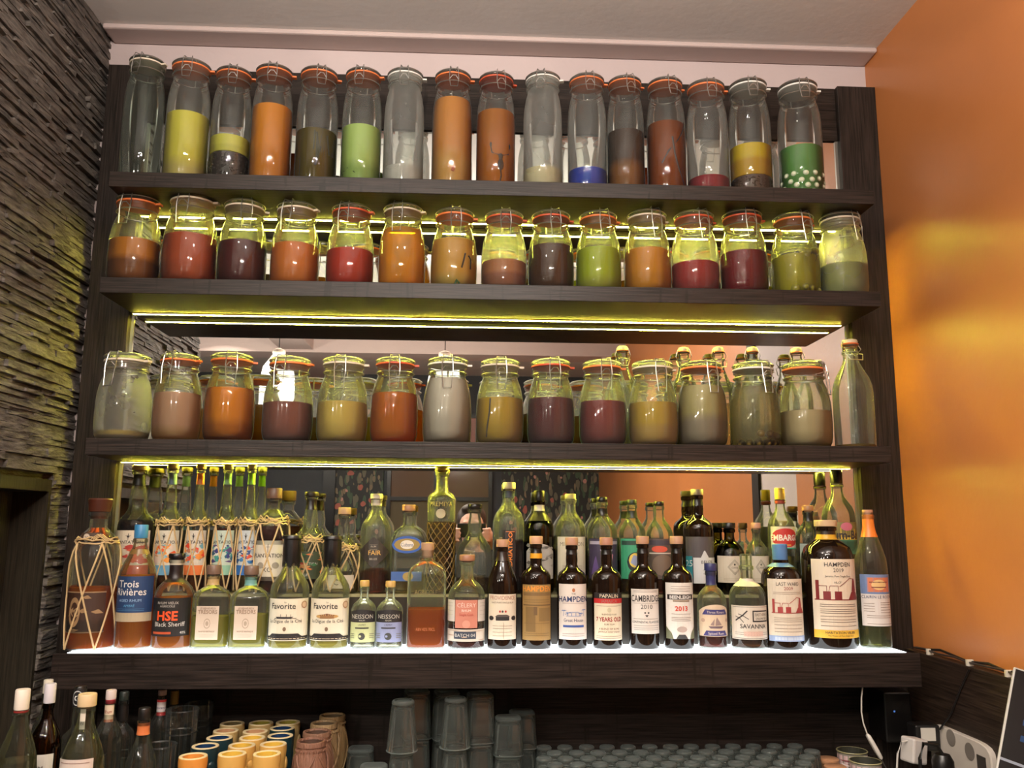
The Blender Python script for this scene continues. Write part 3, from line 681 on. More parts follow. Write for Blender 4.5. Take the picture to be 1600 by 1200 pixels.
def label(parent, wr, pc, items, name='label', shape=None, th=.0005):
    """paper patch with printing on it; items: t text, r rect, e ellipse, p convex polygon, l stroke"""
    m = MB()
    if shape is None: wr.strips(m, -1, 1, lambda u: (0, 1), th)
    elif shape == 'oval': wr.strips(m, -.999, .999, lambda u: (.5-.5*math.sqrt(max(0, 1-u*u)), .5+.5*math.sqrt(max(0, 1-u*u))), th, 22)
    elif shape == 'diamond': wr.poly(m, [(-1, .5), (0, 0), (1, .5), (0, 1)], th)
    elif shape == 'arch': wr.strips(m, -1, 1, lambda u: (0, 1-.22*u*u), th)
    elif shape == 'notch': wr.strips(m, -1, 1, lambda u: (0, .97 if abs(u) > .82 else 1), th)
    lab = m.build(name, paper(pc), parent, False) if pc else None
    host = lab if lab else parent
    groups = {}
    for k, it in enumerate(items):
        kind = it[0]; e = th + .0004 + (.00025 if kind == 't' else .00002*k)
        if kind == 't':
            _, txt, v, h, col, mw = it[:6]; u0 = it[6] if len(it) > 6 else 0; bold = it[7] if len(it) > 7 else 0
            gv, gf = glyphs(txt, bold)
            if not gv: continue
            wtx = max(p[0] for p in gv)-min(p[0] for p in gv)
            sy = h*wr.ht/.72; sx = min(sy, mw*2*wr.hw/wtx)
            b = groups.setdefault(('lettering', col), MB())
            b.add([wr.at(u0+p[0]*sx/wr.hw, v+p[1]*sy/wr.ht, e) for p in gv], gf)
        else:
            col = it[-1]; b = groups.setdefault(('printed_artwork', col), MB())
            if kind == 'r': wr.strips(b, it[1], it[2], lambda u: (it[3], it[4]), e)
            if kind == 'e':
                u0, v0, ru, rv = it[1:5]
                wr.strips(b, u0-ru*.999, u0+ru*.999, lambda u: (v0-rv*math.sqrt(max(0, 1-((u-u0)/ru)**2)), v0+rv*math.sqrt(max(0, 1-((u-u0)/ru)**2))), e, 14)
            if kind == 'p': wr.poly(b, it[1], e)
            if kind == 'l': wr.line(b, it[1], it[2], e)
    for (nm, col), b in groups.items(): b.build(nm, paper(col), host, False)
    return lab

# ------------------------------------------------------------------ liquor bottles
def S(H, R, rows): return [(r*R, z*H) for r, z in rows]
PROF = {
 'dark':   [(.82, 0), (.96, .008), (1, .03), (1, .60), (.97, .635), (.86, .665), (.62, .69), (.44, .71), (.38, .735), (.40, .775), (.38, .82), (.34, .85), (.34, .93)],
 'std':    [(.82, 0), (.96, .008), (1, .03), (1, .60), (.97, .65), (.85, .70), (.60, .75), (.40, .79), (.34, .83), (.33, .95)],
 'slope':  [(.84, 0), (.97, .008), (1, .03), (1, .56), (.95, .63), (.78, .70), (.55, .77), (.40, .82), (.34, .87), (.33, .95)],
 'flask':  [(.84, 0), (.97, .008), (1, .03), (1, .52), (.97, .58), (.86, .63), (.62, .68), (.40, .71), (.33, .75), (.33, .93)],
 'sloped': [(.86, 0), (.97, .008), (1, .03), (1, .50), (.96, .56), (.80, .62), (.58, .68), (.44, .74), (.38, .80), (.36, .93)],
 'square': [(.90, 0), (.98, .008), (1, .02), (1, .54), (.97, .60), (.84, .66), (.58, .70), (.36, .725), (.31, .75), (.31, .90)],
 'plant':  [(.84, 0), (.97, .006), (1, .02), (1, .50), (.97, .54), (.86, .575), (.62, .61), (.47, .65), (.48, .71), (.42, .77), (.33, .84), (.31, .90), (.36, .95)],
 'onion':  [(.90, 0), (1, .01), (1.0, .03), (.96, .25), (.97, .42), (.99, .55), (.93, .63), (.75, .70), (.50, .74), (.36, .76), (.35, .82), (.42, .83), (.42, .88), (.36, .89)],
 'globe':  [(.80, 0), (.95, .01), (1, .04), (1, .36), (.97, .44), (.86, .52), (.62, .59), (.42, .64), (.34, .70), (.38, .76), (.30, .84), (.28, .90), (.31, .95)],
 'column': [(.80, 0), (.95, .006), (1, .02), (1, .70), (1.02, .75), (.86, .78), (.55, .80), (.44, .82), (.40, .88), (.40, .985)],
 'stout':  [(.84, 0), (.97, .008), (1, .03), (1, .66), (.97, .71), (.86, .76), (.58, .80), (.40, .82), (.36, .84), (.34, .93)],
 'low':    [(.86, 0), (.97, .008), (1, .03), (1, .50), (.95, .57), (.80, .64), (.56, .69), (.38, .72), (.33, .76), (.33, .90)],
}
M_CORK = plain(srgb(196, 160, 124), .6); M_WOODCAP = plain(srgb(132, 98, 78), .5); M_BLACKCAP = plain(srgb(22, 20, 20), .3)
M_GOLD = plain(srgb(206, 172, 84), .3)
def P(c, rough=.4): return plain(srgb(*c), rough)
def bottle(x0, x1, pyt, yc, z0, prof, glass, label_, liq=None, cap=('cork', M_CORK, .08), foil=None, lab=None, net=None, sq=2.0, dep=1.0, rz=0.0, group=None, name='liquor_bottle', extra=None, pyb=1012, collar=None):
    a, b = on_y(x0, pyb, yc), on_y(x1, pyb, yc)
    R = (b.x-a.x)/2*.975; cx = (a.x+b.x)/2; H = on_y((x0+x1)/2, pyt, yc).z-z0
    if sq != 2.0: Rr = R
    t = empty(name, (cx, yc, z0+.0004), rz); tag(t, label_, 'bottle', group)
    rows = PROF[prof]; kc = cap[2]
    pr = S(H, R, rows)
    k = (H*(1-kc*.55))/pr[-1][1]          # let the neck end just inside the cap
    pr = [(r, z if z < H*.5 else H*.5+(z-H*.5)*((H*(1-kc*.55)-H*.5)/(pr[-1][1]-H*.5))) for r, z in pr]
    if sq != 2.0:                          # square body, round neck
        body = MB(); seg = 40; v = []
        for r, z in pr:
            q = min(1, max(0, (r/R-.42)/.40)); ex = 2+(sq-2)*q; dd = 1+(dep-1)*q
            for j in range(seg):
                an = 2*PI*j/seg; c, n = math.cos(an), math.sin(an); kk = (abs(c)**ex+abs(n)**ex)**(-1/ex)
                v.append((r*kk*c, r*kk*n*dd, z))
        f = [(i*seg+j, i*seg+(j+1) % seg, (i+1)*seg+(j+1) % seg, (i+1)*seg+j) for i in range(len(pr)-1) for j in range(seg)]
        f.append(tuple(reversed(range(seg)))); body.add(v, f)
    else: body = MB().lathe(pr, 40, cap1=False)
    nr = pr[-1][0]
    body.lathe([(nr, H*(1-kc)-.012), (nr*1.22, H*(1-kc)-.010), (nr*1.22, H*(1-kc)-.002), (nr, H*(1-kc))], 24, cap0=False, cap1=False)
    body.build('glass_body', glass, t)
    if liq and glass not in (M_DARK, M_DKGREEN):
        lm, fpx = liq; zf = max(.012, on_y((x0+x1)/2, fpx, yc-R*.9).z-z0); zf = min(zf, H*.9)
        fp = fillprof(pr, .006, zf, .003); mm = MB()
        if sq != 2.0:
            mm.lathe(fp, 40, sq=sq, dep=dep)
        else: mm.lathe(fp, 36)
        mm.build('liquid', lm, t)
    zc0 = H*(1-kc)
    if cap[0] == 'cork':
        MB().lathe([(nr*.8, zc0-.004), (nr*.8, zc0), (nr*1.28, zc0), (nr*1.30, zc0+.002), (nr*1.30, H-.002), (nr*1.22, H)], 28).build('stopper', cap[1], t)
    elif cap[0] == 'plug':
        MB().lathe([(nr*.9, zc0-.004), (nr*.98, zc0), (nr*1.02, H-.001), (nr*.95, H)], 28).build('cork', cap[1], t)
    elif cap[0] == 'screw':
        MB().lathe([(nr*1.12, zc0), (nr*1.15, zc0+.002), (nr*1.15, H-.002), (nr*1.05, H)], 40, flute=36, fl=.03).build('screw_cap', cap[1], t)
    elif cap[0] == 'wax':
        m = MB(); seg = 32; rows_ = []
        zz = [zc0, zc0+.004, (zc0+H)/2, H*.958, H*.965, H*.975, H-.001, H]
        rr_ = [1.12, 1.30, 1.34, 1.28, 1.55, 1.55, 1.45, .8]
        rw = random.Random(int(x0)); dr = [rw.uniform(0, .016) for _ in range(seg)]; v = []
        for i, (z, q) in enumerate(zip(zz, rr_)):
            for j in range(seg):
                an = 2*PI*j/seg; v.append((nr*q*math.cos(an), nr*q*math.sin(an), z-(dr[j] if i < 2 else 0)))
        f = [(i*seg+j, i*seg+(j+1) % seg, (i+1)*seg+(j+1) % seg, (i+1)*seg+j) for i in range(len(zz)-1) for j in range(seg)]
        f.append(tuple(range((len(zz)-1)*seg, len(zz)*seg))); m.add(v, f).build('wax_seal', cap[1], t)
    if foil:
        for (mt, f0, f1, nm) in foil:
            q = [(rad_at(pr, H*f0+(H*f1-H*f0)*i/6)+.0008, H*f0+(H*f1-H*f0)*i/6) for i in range(7)]
            MB().lathe(q, 28, cap0=False, cap1=False).build(nm, mt, t)
    for L in (lab or []):
        zl0 = on_y((x0+x1)/2, L['b'], yc-R).z-z0; zl1 = on_y((x0+x1)/2, L['t'], yc-R).z-z0
        if sq != 2.0: wr = Wrap(R, zl0, zl1, R*L.get('w', .8), True, R*dep*1.0)
        else: wr = Wrap(rad_at(pr, (zl0+zl1)/2)*L.get('k', 1), zl0, zl1, L.get('w', 1.15), rot=L.get('rot', 0))
        label(t, wr, L.get('c'), L.get('i', []), L.get('n', 'label'), L.get('s'))
    if net:
        cross, zt = net; m = MB(); rn = random.Random(int(x0))
        n = 5
        for s_ in (-1, 1):
            for kk in range(n):
                a0 = 2*PI*kk/n + .3; pts = []
                for i in range(25):
                    q = i/24; z = .004+(zt*H-.004)*q; an = a0+s_*q*2*PI/n*cross
                    pts.append(((rad_at(pr, z)+.0015)*math.cos(an), (rad_at(pr, z)+.0015)*math.sin(an), z))
                m.tube(pts, .0021, 5)
        for dz in (0, .006, .011):
            pts = []
            for i in range(36):
                an = 2*PI*i/36; z = zt*H+dz+rn.uniform(-.003, .003); q = rad_at(pr, z)+.002+rn.uniform(0, .002)
                pts.append((q*math.cos(an), q*math.sin(an), z))
            m.tube(pts, .0018, 5, True)
        for _ in range(3):
            an = rn.uniform(-2.6, -.5); z = zt*H+.008; q = rad_at(pr, z)+.004
            m.tube([(q*math.cos(an), q*math.sin(an), z), ((q+.003)*math.cos(an+.3), (q+.003)*math.sin(an+.3), z+.012), ((q+.004)*math.cos(an+.7), (q+.004)*math.sin(an+.7), z-.004)], .0014, 5)
        m.build('raffia_net', P((206, 176, 128), .7), t)
    for fn in (extra or []): fn(t, R, H, pr)
    return t

ZF = Z4+.0003; ZK = STEPZ+.0003
YF, YB = -.172, -.056
CREAM, WHITE, BLACK, INK = (226, 214, 196), (222, 216, 210), (26, 22, 22), (50, 44, 44)
SEPIA, RED, NAVY, BLUE = (120, 96, 76), (176, 44, 40), (34, 48, 92), (62, 86, 150)
AMBER = clear_liquid((238, 158, 48), .2); GOLDEN = clear_liquid((222, 186, 74), .08); BROWNL = clear_liquid((232, 136, 44), .15)
STRAW = clear_liquid((236, 222, 130), .12); WATER = clear_liquid((236, 232, 214), .02); PALEG = clear_liquid((226, 218, 120), .12)
def tx(s, v, h, c, mw=.85, u=0, bold=0): return ('t', s, v, h, c, mw, u, bold)
def small(vs, c, w=.75): return [('r', -w, w, v, v+.007, c) for v in vs]   # hairlines standing for rules on the label
def seal_(u, v, r, c, c2):
    return [('e', u, v, r, r*.55, c), ('e', u, v, r*.75, r*.41, c2), ('e', u, v, r*.45, r*.25, c)]
def still(cx, by, s, col):   # pot still drawing
    o = []
    o.append(('p', [(cx+.35*s, by), (cx+.95*s, by), (cx+.78*s, by+.10*s), (cx+.52*s, by+.10*s)], col))
    o.append(('p', [(cx+.52*s, by+.10*s), (cx+.78*s, by+.10*s), (cx+.70*s, by+.26*s), (cx+.60*s, by+.26*s)], col))
    o.append(('l', [(cx+.65*s, by+.25*s), (cx+.45*s, by+.27*s), (cx+.0*s, by+.16*s)], .0014, col))
    for q in (-.05, -.45):
        o.append(('p', [(cx+(q-.13)*s, by+.0*s), (cx+(q+.13)*s, by), (cx+(q+.13)*s, by+.10*s), (cx+(q-.13)*s, by+.10*s)], col))
        o.append(('l', [(cx+(q)*s, by+.1*s), (cx+q*s, by+.17*s), (cx+(q-.28)*s, by+.17*s), (cx+(q-.35)*s, by+.08*s)], .0012, col))
    o.append(('r', cx-.85*s, cx-.72*s, by, by+.24*s, col)); o.append(('r', cx-.9*s, cx+1.0*s, by-.012, by, col))
    return o
def trees(v, c, c2):
    o = [('r', -.45, .5, v, v+.05, c), ('p', [(-.5, v+.05), (.55, v+.05), (.4, v+.085), (-.35, v+.085)], c2)]
    for u in (-.78, -.6, .62, .8): o += [('e', u, v+.05, .14, .04, c), ('l', [(u, v-.01), (u, v+.05)], .0008, c)]
    for u in (-.3, -.1, .1, .3): o.append(('r', u-.04, u+.04, v+.01, v+.04, CREAM))
    return o
def palms(v, c):
    o = []
    for u, h in ((-.62, .10), (.62, .11), (-.35, .06), (.4, .05)):
        o.append(('l', [(u, v), (u+.03, v+h)], .0008, c))
        for a in (-1, -.5, .5, 1): o.append(('l', [(u+.03, v+h), (u+.03+a*.16, v+h+.02-.02*abs(a))], .0010, c))
    o += [('l', [(-.5, v+.03), (-.2, v+.075), (.25, v+.075), (.5, v+.03)], .0009, c), ('r', -.45, .45, v+.0, v+.008, c)]
    for u in (-.35, -.12, .12, .35): o.append(('l', [(u, v), (u, v+.06)], .0010, c))
    return o
def chevrons(cols, v0, v1, seed, n=14):
    rr = random.Random(seed); o = []
    for _ in range(n*2 if n > 8 else n):
        u = rr.uniform(-.9, .9); v = rr.uniform(v0+.03, v1-.05); a = rr.uniform(.08, .34); h = rr.uniform(.02, .08); s = rr.uniform(-.05, .05)
        o.append(('p', [(max(-1, u-a), v), (u+s*2, v-h*.8), (min(1, u+a), v+s), (u-s, v+h)], rr.choice(cols)))
    return o

# --- front row, left to right
bottle(99, 177, 779, -.172, ZF, 'onion', M_GLASS, 'big raffia-netted bottle with dark flared stopper, leftmost on the lit shelf', (BROWNL, 920), ('plugwood', None, .09), net=(1.0, .70),
  lab=[dict(t=925, b=990, w=.95, c=(58, 34, 22), i=[('e', -.35, .5, .30, .36, (150, 118, 82)), ('e', -.35, .5, .20, .24, (58, 34, 22)), tx('XO', .40, .22, (170, 138, 100), .3, -.35)]+chevrons([(150, 118, 82)], 0, 1, 3, 5)+[('r', -1, 1, 0, .03, (150, 118, 82)), ('r', -1, 1, .97, 1, (150, 118, 82))]),
       dict(t=833, b=848, w=.6, c=(70, 52, 40), n='neck_label', i=[('e', -.35, .5, .34, .42, (206, 190, 170)), tx('20', .35, .3, (70, 52, 40), .3, -.35)])],
  extra=[lambda t, R, H, pr: MB().lathe([(R*.33, H*.86), (R*.36, H*.905), (R*.44, H*.91), (R*.50, H*.99), (R*.46, H)], 32).build('flared_stopper', P((70, 34, 22), .35), t)])
bottle(178, 236, 820, YF, ZF, 'slope', M_GLASS, 'amber rum bottle with blue cap and navy label, second from left in front', (AMBER, 900), ('screw', P((58, 128, 176)), .11),
  foil=[(P((120, 92, 50), .3), .76, .80, 'neck_band')],
  lab=[dict(t=901, b=958, w=1.35, c=(32, 58, 98), i=[tx('Trois', .70, .2, WHITE, .6, -.1, .01), tx('Rivières', .48, .2, WHITE, .9, 0, .01), tx('AGED RHUM', .30, .08, (150, 180, 210), .7), tx('AMBRÉ', .16, .07, (96, 160, 200), .6)]+small([.06, .1], (96, 160, 200), .6)),
       dict(t=953+5, b=972, w=1.35, c=(178, 160, 130), n='lower_band', i=[])])
bottle(236, 298, 865, YF, ZF, 'flask', M_GLASS, 'squat rum bottle with black label and orange-red lettering', (AMBER, 935), ('cork', M_BLACKCAP, .05),
  foil=[(P((200, 190, 170)), .88, .93, 'neck_band'), (P((30, 20, 20)), .70, .88, 'neck_foil')],
  lab=[dict(t=935, b=995, w=1.3, c=(24, 20, 18), i=[tx('RHUM VIEUX', .84, .07, (200, 190, 180), .6), tx('AGRICOLE', .76, .06, (200, 190, 180), .45), tx('HSE', .42, .24, (236, 84, 34), .55, 0, .03), tx('Black Sheriff', .26, .12, (214, 206, 196), .75, .1), ('r', -.6, .2, .06, .12, (176, 74, 34)), tx('40%', .06, .07, (214, 206, 196), .3, .65)])])
for x0, x1, pt, capc, nk, lb in ((298, 356, 883, (112, 88, 74), (190, 160, 110), 'square decanter-style flask with pale label and tan neck band'), (357, 416, 884, (112, 88, 74), (110, 160, 156), 'square decanter-style flask with pale label and teal neck band')):
    bottle(x0, x1, pt, YF+.005, ZF, 'square', M_GLASS, lb, (PALEG, 965 if x0 < 300 else 962), ('cork', P(capc), .11), sq=4.5, dep=.72,
      foil=[(P(nk), .76, .86, 'neck_band')],
      lab=[dict(t=948, b=1001, w=.62, c=(206, 186, 166), i=[tx("LES BIENHEUREUX", .90, .06, SEPIA, .7), tx("TRÉSORS", .77, .12, (140, 112, 90), .85, 0, .01)]+[('e', 0, .48, .30, .15, (170, 150, 130)), ('e', 0, .48, .24, .12, (206, 186, 166)), ('e', 0, .48, .14, .07, (170, 150, 130))]+[tx('RHUM DE MARTINIQUE', .22, .05, SEPIA, .7)]+small([.08, .14], (170, 150, 130), .6))])
for x0, x1, pt, lb in ((418, 480, 836, 'clear bottle with dripping black wax top, cream label, a sailing scene'), (483, 544, 837, 'clear bottle with dripping black wax top, cream label, a house drawing')):
    art = [('l', [(-.4, .53), (.4, .53)], .0012, INK), ('p', [(-.3, .53), (.2, .53), (.3, .57), (-.35, .57)], INK)] + [('l', [(u, .57), (u, .63)], .0010, INK) for u in (-.15, .05, .2)] if x0 < 450 else [('e', 0, .58, .42, .05, (190, 150, 90)), ('r', -.25, .25, .53, .60, (150, 110, 70)), ('p', [(-.32, .60), (.32, .60), (0, .65)], (120, 80, 60))]
    bottle(x0, x1, pt, YF, ZF, 'sloped', M_GLASS, lb, (STRAW, 968), ('wax', M_BLACKCAP, .24),
      lab=[dict(t=936, b=1002, w=1.45, c=(226, 216, 192), i=[tx('La', .90, .04, INK, .2), tx('Favorite', .76, .14, INK, .62, -.1, .01), tx('La Digue de la Cité', .43, .08, INK, .62), ('e', .72, .85, .15, .09, (168, 132, 100)), ('e', .72, .85, .1, .06, (210, 180, 150)), ('e', 0, .28, .06, .05, SEPIA), ('r', -1, 1, .02, .10, (34, 28, 26)), ('p', [(-.65, .10), (.65, .10), (.55, .17), (-.55, .17)], (34, 28, 26)), ('r', -.9, .9, .045, .06, (200, 180, 150))]+art)])
for x0, x1, pt, c, lb in ((546, 587, 907, (186, 190, 138), 'small clear bottle with black and pale green label'), (586, 629, 908, (138, 144, 176), 'small clear bottle with black and lavender-blue label')):
    bottle(x0, x1, pt, YF, ZF, 'flask', M_GLASS, lb, (WATER, 960), ('screw', P((196, 160, 96), .35), .09),
      lab=[dict(t=953, b=973, w=1.2, c=(36, 32, 32), n='upper_label', s='arch', i=[tx('NEISSON', .30, .34, (190, 184, 170), .8), tx('RHUM', .1, .12, (190, 184, 170), .3)]),
           dict(t=973, b=1004, w=1.2, c=c, i=[tx('L’ESPRIT', .84, .08, INK, .45), ('r', -.45, .45, .68, .75, INK), ('e', 0, .30, .22, .18, (60, 60, 56)), ('e', -.1, .30, .08, .06, c)]+[('r', s*.7-.2, s*.7+.2, v, v+.03, (110, 108, 90)) for s in (-1, 1) for v in (.2, .3, .4)])])
bottle(634, 696, 848, YF+.003, ZF, 'stout', M_GLASS, 'plain unlabelled square bottle of brown spirit with tall cork and etched words', (BROWNL, 953), ('plug', P((176, 138, 108), .6), .13), sq=5, dep=.74,
  lab=[dict(t=921, b=931, w=.62, c=None, i=[tx('AGRICOLE', .1, .8, (120, 104, 60), .95)]), dict(t=978, b=988, w=.62, c=None, i=[tx('ABV 42% 70CL', .1, .5, (206, 120, 60), .8)])])
bottle(698, 758, 867, YF, ZF, 'flask', M_GLASS, 'round bottle with salmon-pink panel label and wooden stopper', (clear_liquid((150, 70, 24), .1), 975), ('cork', P((150, 104, 78)), .065),
  lab=[dict(t=938, b=982, w=.62, c=(200, 128, 108), n='pink_label', i=[tx('CÉLERY', .74, .15, (232, 206, 192), .85), tx('RHUM', .58, .09, (240, 226, 214), .4), tx('Single Cask', .44, .09, (170, 60, 50), .6), ('e', 0, .14, .34, .14, (214, 150, 130))]),
       dict(t=938, b=972, w=.40, rot=-1.05, c=(206, 196, 186), n='side_label', i=small([.3, .5, .7, .85], (130, 110, 100), .7)), dict(t=938, b=972, w=.40, rot=1.05, c=(206, 196, 186), n='side_label', i=small([.3, .5, .7, .85], (130, 110, 100), .7)),
       dict(t=984, b=1003, w=1.35, c=(206, 192, 176), n='lower_label', i=[('r', -.5, .4, .22, .82, (54, 60, 74)), tx('BATCH 04', .38, .28, (206, 200, 190), .4, -.05)]+chevrons([(176, 150, 130)], 0, 1, 9, 5))])
LB = [  # dark round bottles: x0,x1,top, cap colour, foil colour, label top/bottom, paper, items, text
 (760, 808, 843, (176, 132, 104), (34, 20, 16), 929, 1000, (222, 208, 186), [tx('PROVIDENCE', .88, .09, (170, 110, 90), .8), tx('HAITI PURE SINGLE RUM', .80, .035, SEPIA, .7), ('r', -.4, .4, .42, .50, (40, 34, 34)), ('e', -.72, .47, .18, .05, (40, 34, 34)), ('e', .72, .47, .18, .05, (40, 34, 34)), ('p', [(-.45, .50), (.45, .50), (.3, .55), (-.3, .55)], (80, 70, 66)), ('e', -.15, .62, .06, .025, RED), ('e', 0, .62, .06, .025, (60, 50, 50)), ('e', .18, .62, .06, .025, RED), ('l', [(.05, .02), (.05, .38)], .0006, SEPIA)]+small([.3, .24, .16, .08], (150, 130, 110), .6), 'dark bottle with cream label showing trees around a black house', 'slope'),
 (813, 862, 838, (196, 152, 120), (20, 16, 14), 914, 1001, (150, 118, 68), [tx('HAMPDEN', .88, .10, (226, 144, 52), .92, 0, .02), ('r', -.9, .9, .80, .86, (120, 92, 54)), ('r', -.7, -.1, .15, .60, (120, 92, 50)), ('r', .1, .85, .34, .58, (128, 100, 58)), ('r', -.9, .9, .62, .64, (96, 70, 40)), ('r', -.2, .0, .45, .60, (104, 78, 46))]+small([.68, .72, .08, .12, .3], (110, 84, 48), .8), 'dark bottle with gold-brown label and yellow band on its neck', 'dark'),
 (870, 918, 840, (176, 132, 108), (18, 14, 14), 913, 1000, (222, 210, 200), [('e', 0, .89, .09, .035, (180, 110, 70)), tx('THE', .81, .03, INK, .2), tx('HAMPDEN', .68, .10, NAVY, .96, 0, .015), tx('Great House', .32, .06, NAVY, .6), ('r', -.65, .65, .22, .26, BLUE)]+small([.65, .10, .06], (150, 130, 130), .7)+[('l', p[1], p[2]*1.2, (100, 124, 176)) if p[0] == 'l' else (*p[:-1], (100, 124, 176)) for p in palms(.42, BLUE)], 'dark bottle with white label bearing a blue drawing of a house and palms', 'dark'),
 (925, 973, 840, (170, 120, 98), (18, 14, 14), 927, 1001, (226, 212, 184), [('r', -1, 1, .88, 1, (28, 22, 22)), ('r', -1, 1, .78, .88, (184, 40, 40)), tx('PAPALIN', .90, .08, (226, 212, 184), .6), tx('JAMAICA', .795, .065, (150, 110, 100), .5), ('e', 0, .64, .12, .05, (200, 190, 160)), tx('7 YEARS OLD', .40, .09, (150, 34, 40), .8, 0, .02), tx('BLENDED RUM', .53, .035, SEPIA, .6), tx('PURE RUM', .32, .035, SEPIA, .5), tx('A BLEND OF RUMS', .22, .04, (120, 70, 60), .75), tx('JAMAICA WEST INDIES', .16, .035, (120, 70, 60), .8)]+small([.72, .08, .04], (150, 120, 110), .8), 'dark bottle with black and red bands above its cream label', 'dark'),
 (983, 1031, 838, (176, 132, 104), (18, 14, 14), 921, 991, (224, 214, 204), [tx('CAMBRIDGE', .72, .15, INK, .96, 0, .01), tx('2010', .56, .10, INK, .38), ('e', -.1, .47, .05, .02, INK), ('e', .1, .47, .05, .02, INK), ('p', [(-.1, .42), (.1, .42), (.0, .37)], INK), tx('CONTINENTAL FLAVOURED', .24, .05, INK, .9)]+small([.96, .93, .68, .33, .18, .13, .09], (130, 118, 112), .8), 'dark bottle with plain white label, large serif-like black name and 2010', 'dark'),
 (1037, 1085, 838, (180, 138, 112), (18, 14, 14), 911, 999, (226, 218, 208), [('r', -.86, .80, .70, .79, (36, 28, 26)), tx('BEENLEIGH', .715, .06, WHITE, .78, -.03, .03), ('r', -.5, .5, .66, .69, (140, 120, 100)), tx('2013', .50, .085, (204, 60, 40), .42, 0, .03), ('p', [(-1, .0), (-1, .22), (-.6, .10), (-.5, 0)], (110, 110, 84)), ('p', [(1, .0), (1, .22), (.6, .10), (.5, 0)], (110, 110, 84)), ('p', [(-.35, 0), (.35, 0), (.2, .08), (-.2, .08)], (60, 60, 60)), ('e', 0, .17, .3, .05, (180, 160, 150))]+small([.93, .89, .85, .44, .38, .35, .32], (150, 130, 120), .6), 'dark bottle with white label showing 2013 in red', 'dark'),
]
for x0, x1, pt, cc, fc, lt, lbm, pc, items, lbl, pf in LB:
    fo = [(P(fc, .3), .845, .935, 'neck_foil')] if pf == 'dark' else [(P(fc, .3), .80, .93, 'neck_foil')]
    if x0 == 813: fo.append((P((222, 158, 40), .35), .80, .85, 'yellow_neck_band'))
    bottle(x0, x1, pt, YF, ZF, pf, M_DARK, lbl, None, ('cork', P(cc, .55), .07), foil=fo, lab=[dict(t=lt, b=lbm, w=1.12, c=pc, i=items)])
bottle(1091, 1137, 880, YF, ZF, 'flask', M_GLASS, 'small round bottle with dark blue cap and ship drawing on its label', (clear_liquid((170, 90, 40), .1), 985), ('cork', P((44, 46, 92)), .09), foil=[(P((44, 46, 92)), .74, .90, 'neck_foil')],
  lab=[dict(t=945, b=995, w=1.3, c=(216, 192, 164), s='arch', i=[('p', [(-.75, .68), (.75, .68), (.65, .84), (-.65, .84)], (60, 56, 110)), tx('Three Rivers', .72, .08, (220, 206, 190), .55), ('p', [(-.3, .25), (.3, .25), (.4, .32), (-.4, .32)], (110, 90, 96)), ('p', [(-.05, .34), (.3, .36), (.02, .62)], (150, 126, 120)), ('p', [(-.1, .34), (-.3, .36), (-.08, .55)], (150, 126, 120)), ('p', [(-.7, .02), (.7, .02), (.6, .18), (-.6, .18)], (60, 56, 110)), tx('Spiced Rum', .06, .08, (220, 206, 190), .5), ('e', -.7, .5, .12, .06, (180, 150, 130)), ('e', .7, .5, .12, .06, (180, 150, 130))])])
bottle(1142, 1199, 866, YF-.004, ZF, 'flask', M_GLASS, 'clear round bottle with off-white label, lizard drawing and glass stopper', (clear_liquid((150, 110, 60), .08), 998), ('plug', M_GLASS, .12), foil=[(P((206, 196, 180)), .66, .74, 'neck_label')],
  lab=[dict(t=947, b=1000, w=1.35, c=(216, 204, 188), i=[('r', -.9, .9, .955, .965, INK), ('r', -.9, .9, .03, .04, INK), ('r', -.05, .75, .52, .86, (50, 44, 44)), ('r', .0, .70, .56, .82, (206, 196, 180)), tx('EAST-KING', .70, .08, INK, .3, .35), tx('UNLIMITED', .59, .06, INK, .28, .35), ('l', [(-.75, .55), (-.45, .70), (-.25, .85)], .0030, INK), ('l', [(-.62, .75), (-.42, .70), (-.2, .60)], .0016, INK), ('l', [(-.75, .68), (-.55, .62), (-.4, .50)], .0016, INK), tx('SAVANNA', .33, .13, INK, .62, 0, .01), ('r', -.4, .4, .10, .24, (214, 176, 160))]+small([.2, .14], (120, 110, 100), .8))])
bottle(1194, 1256, 850, YF, ZF, 'stout', M_DARK, 'dark broad bottle with pale blue cap, cream label with red still drawing', None, ('screw', P((84, 124, 172)), .15), foil=[(P((84, 124, 172)), .78, .86, 'blue_neck_band')], 
  lab=[dict(t=905, b=1003, w=1.08, c=(224, 210, 190), i=[tx('LAST WARD', .89, .06, INK, .55), tx('2009', .82, .055, (150, 50, 50), .3), ('r', -1, 1, 0, .09, (150, 168, 202)), ('r', -.7, .7, .02, .07, (190, 200, 216))]+small([.78, .755, .37, .34, .31, .26, .20, .15], (150, 130, 116), .7)+still(0, .46, .9, (160, 60, 60)))])
bottle(1260, 1340, 813, -.160, ZF, 'stout', M_DARK, 'largest dark bottle, magnum sized, cream label with dark red still drawing', None, ('cork', P((206, 176, 140)), .05), foil=[(P((40, 26, 20)), .885, .935, 'neck_foil'), (P((206, 160, 50)), .845, .885, 'yellow_neck_band')],
  lab=[dict(t=874, b=998, w=1.05, c=(228, 212, 190), i=[tx('HAMPDEN', .905, .055, INK, .5, 0, .01), tx('2019', .835, .05, INK, .3), tx('Jamaica Pure Single Rum', .77, .025, INK, .6), tx('HLCF', .69, .028, INK, .15, -.05), ('r', -1, 1, .0, .10, (230, 180, 60)), tx('HABITATION VELIER', .055, .032, INK, .7, 0, .01), tx('The House of Pure Single Rum', .022, .02, INK, .7)]+small([.42, .395, .36, .335, .31, .27, .23, .20, .15], (130, 112, 100), .72)+still(0, .49, 1.0, (120, 34, 36)))])
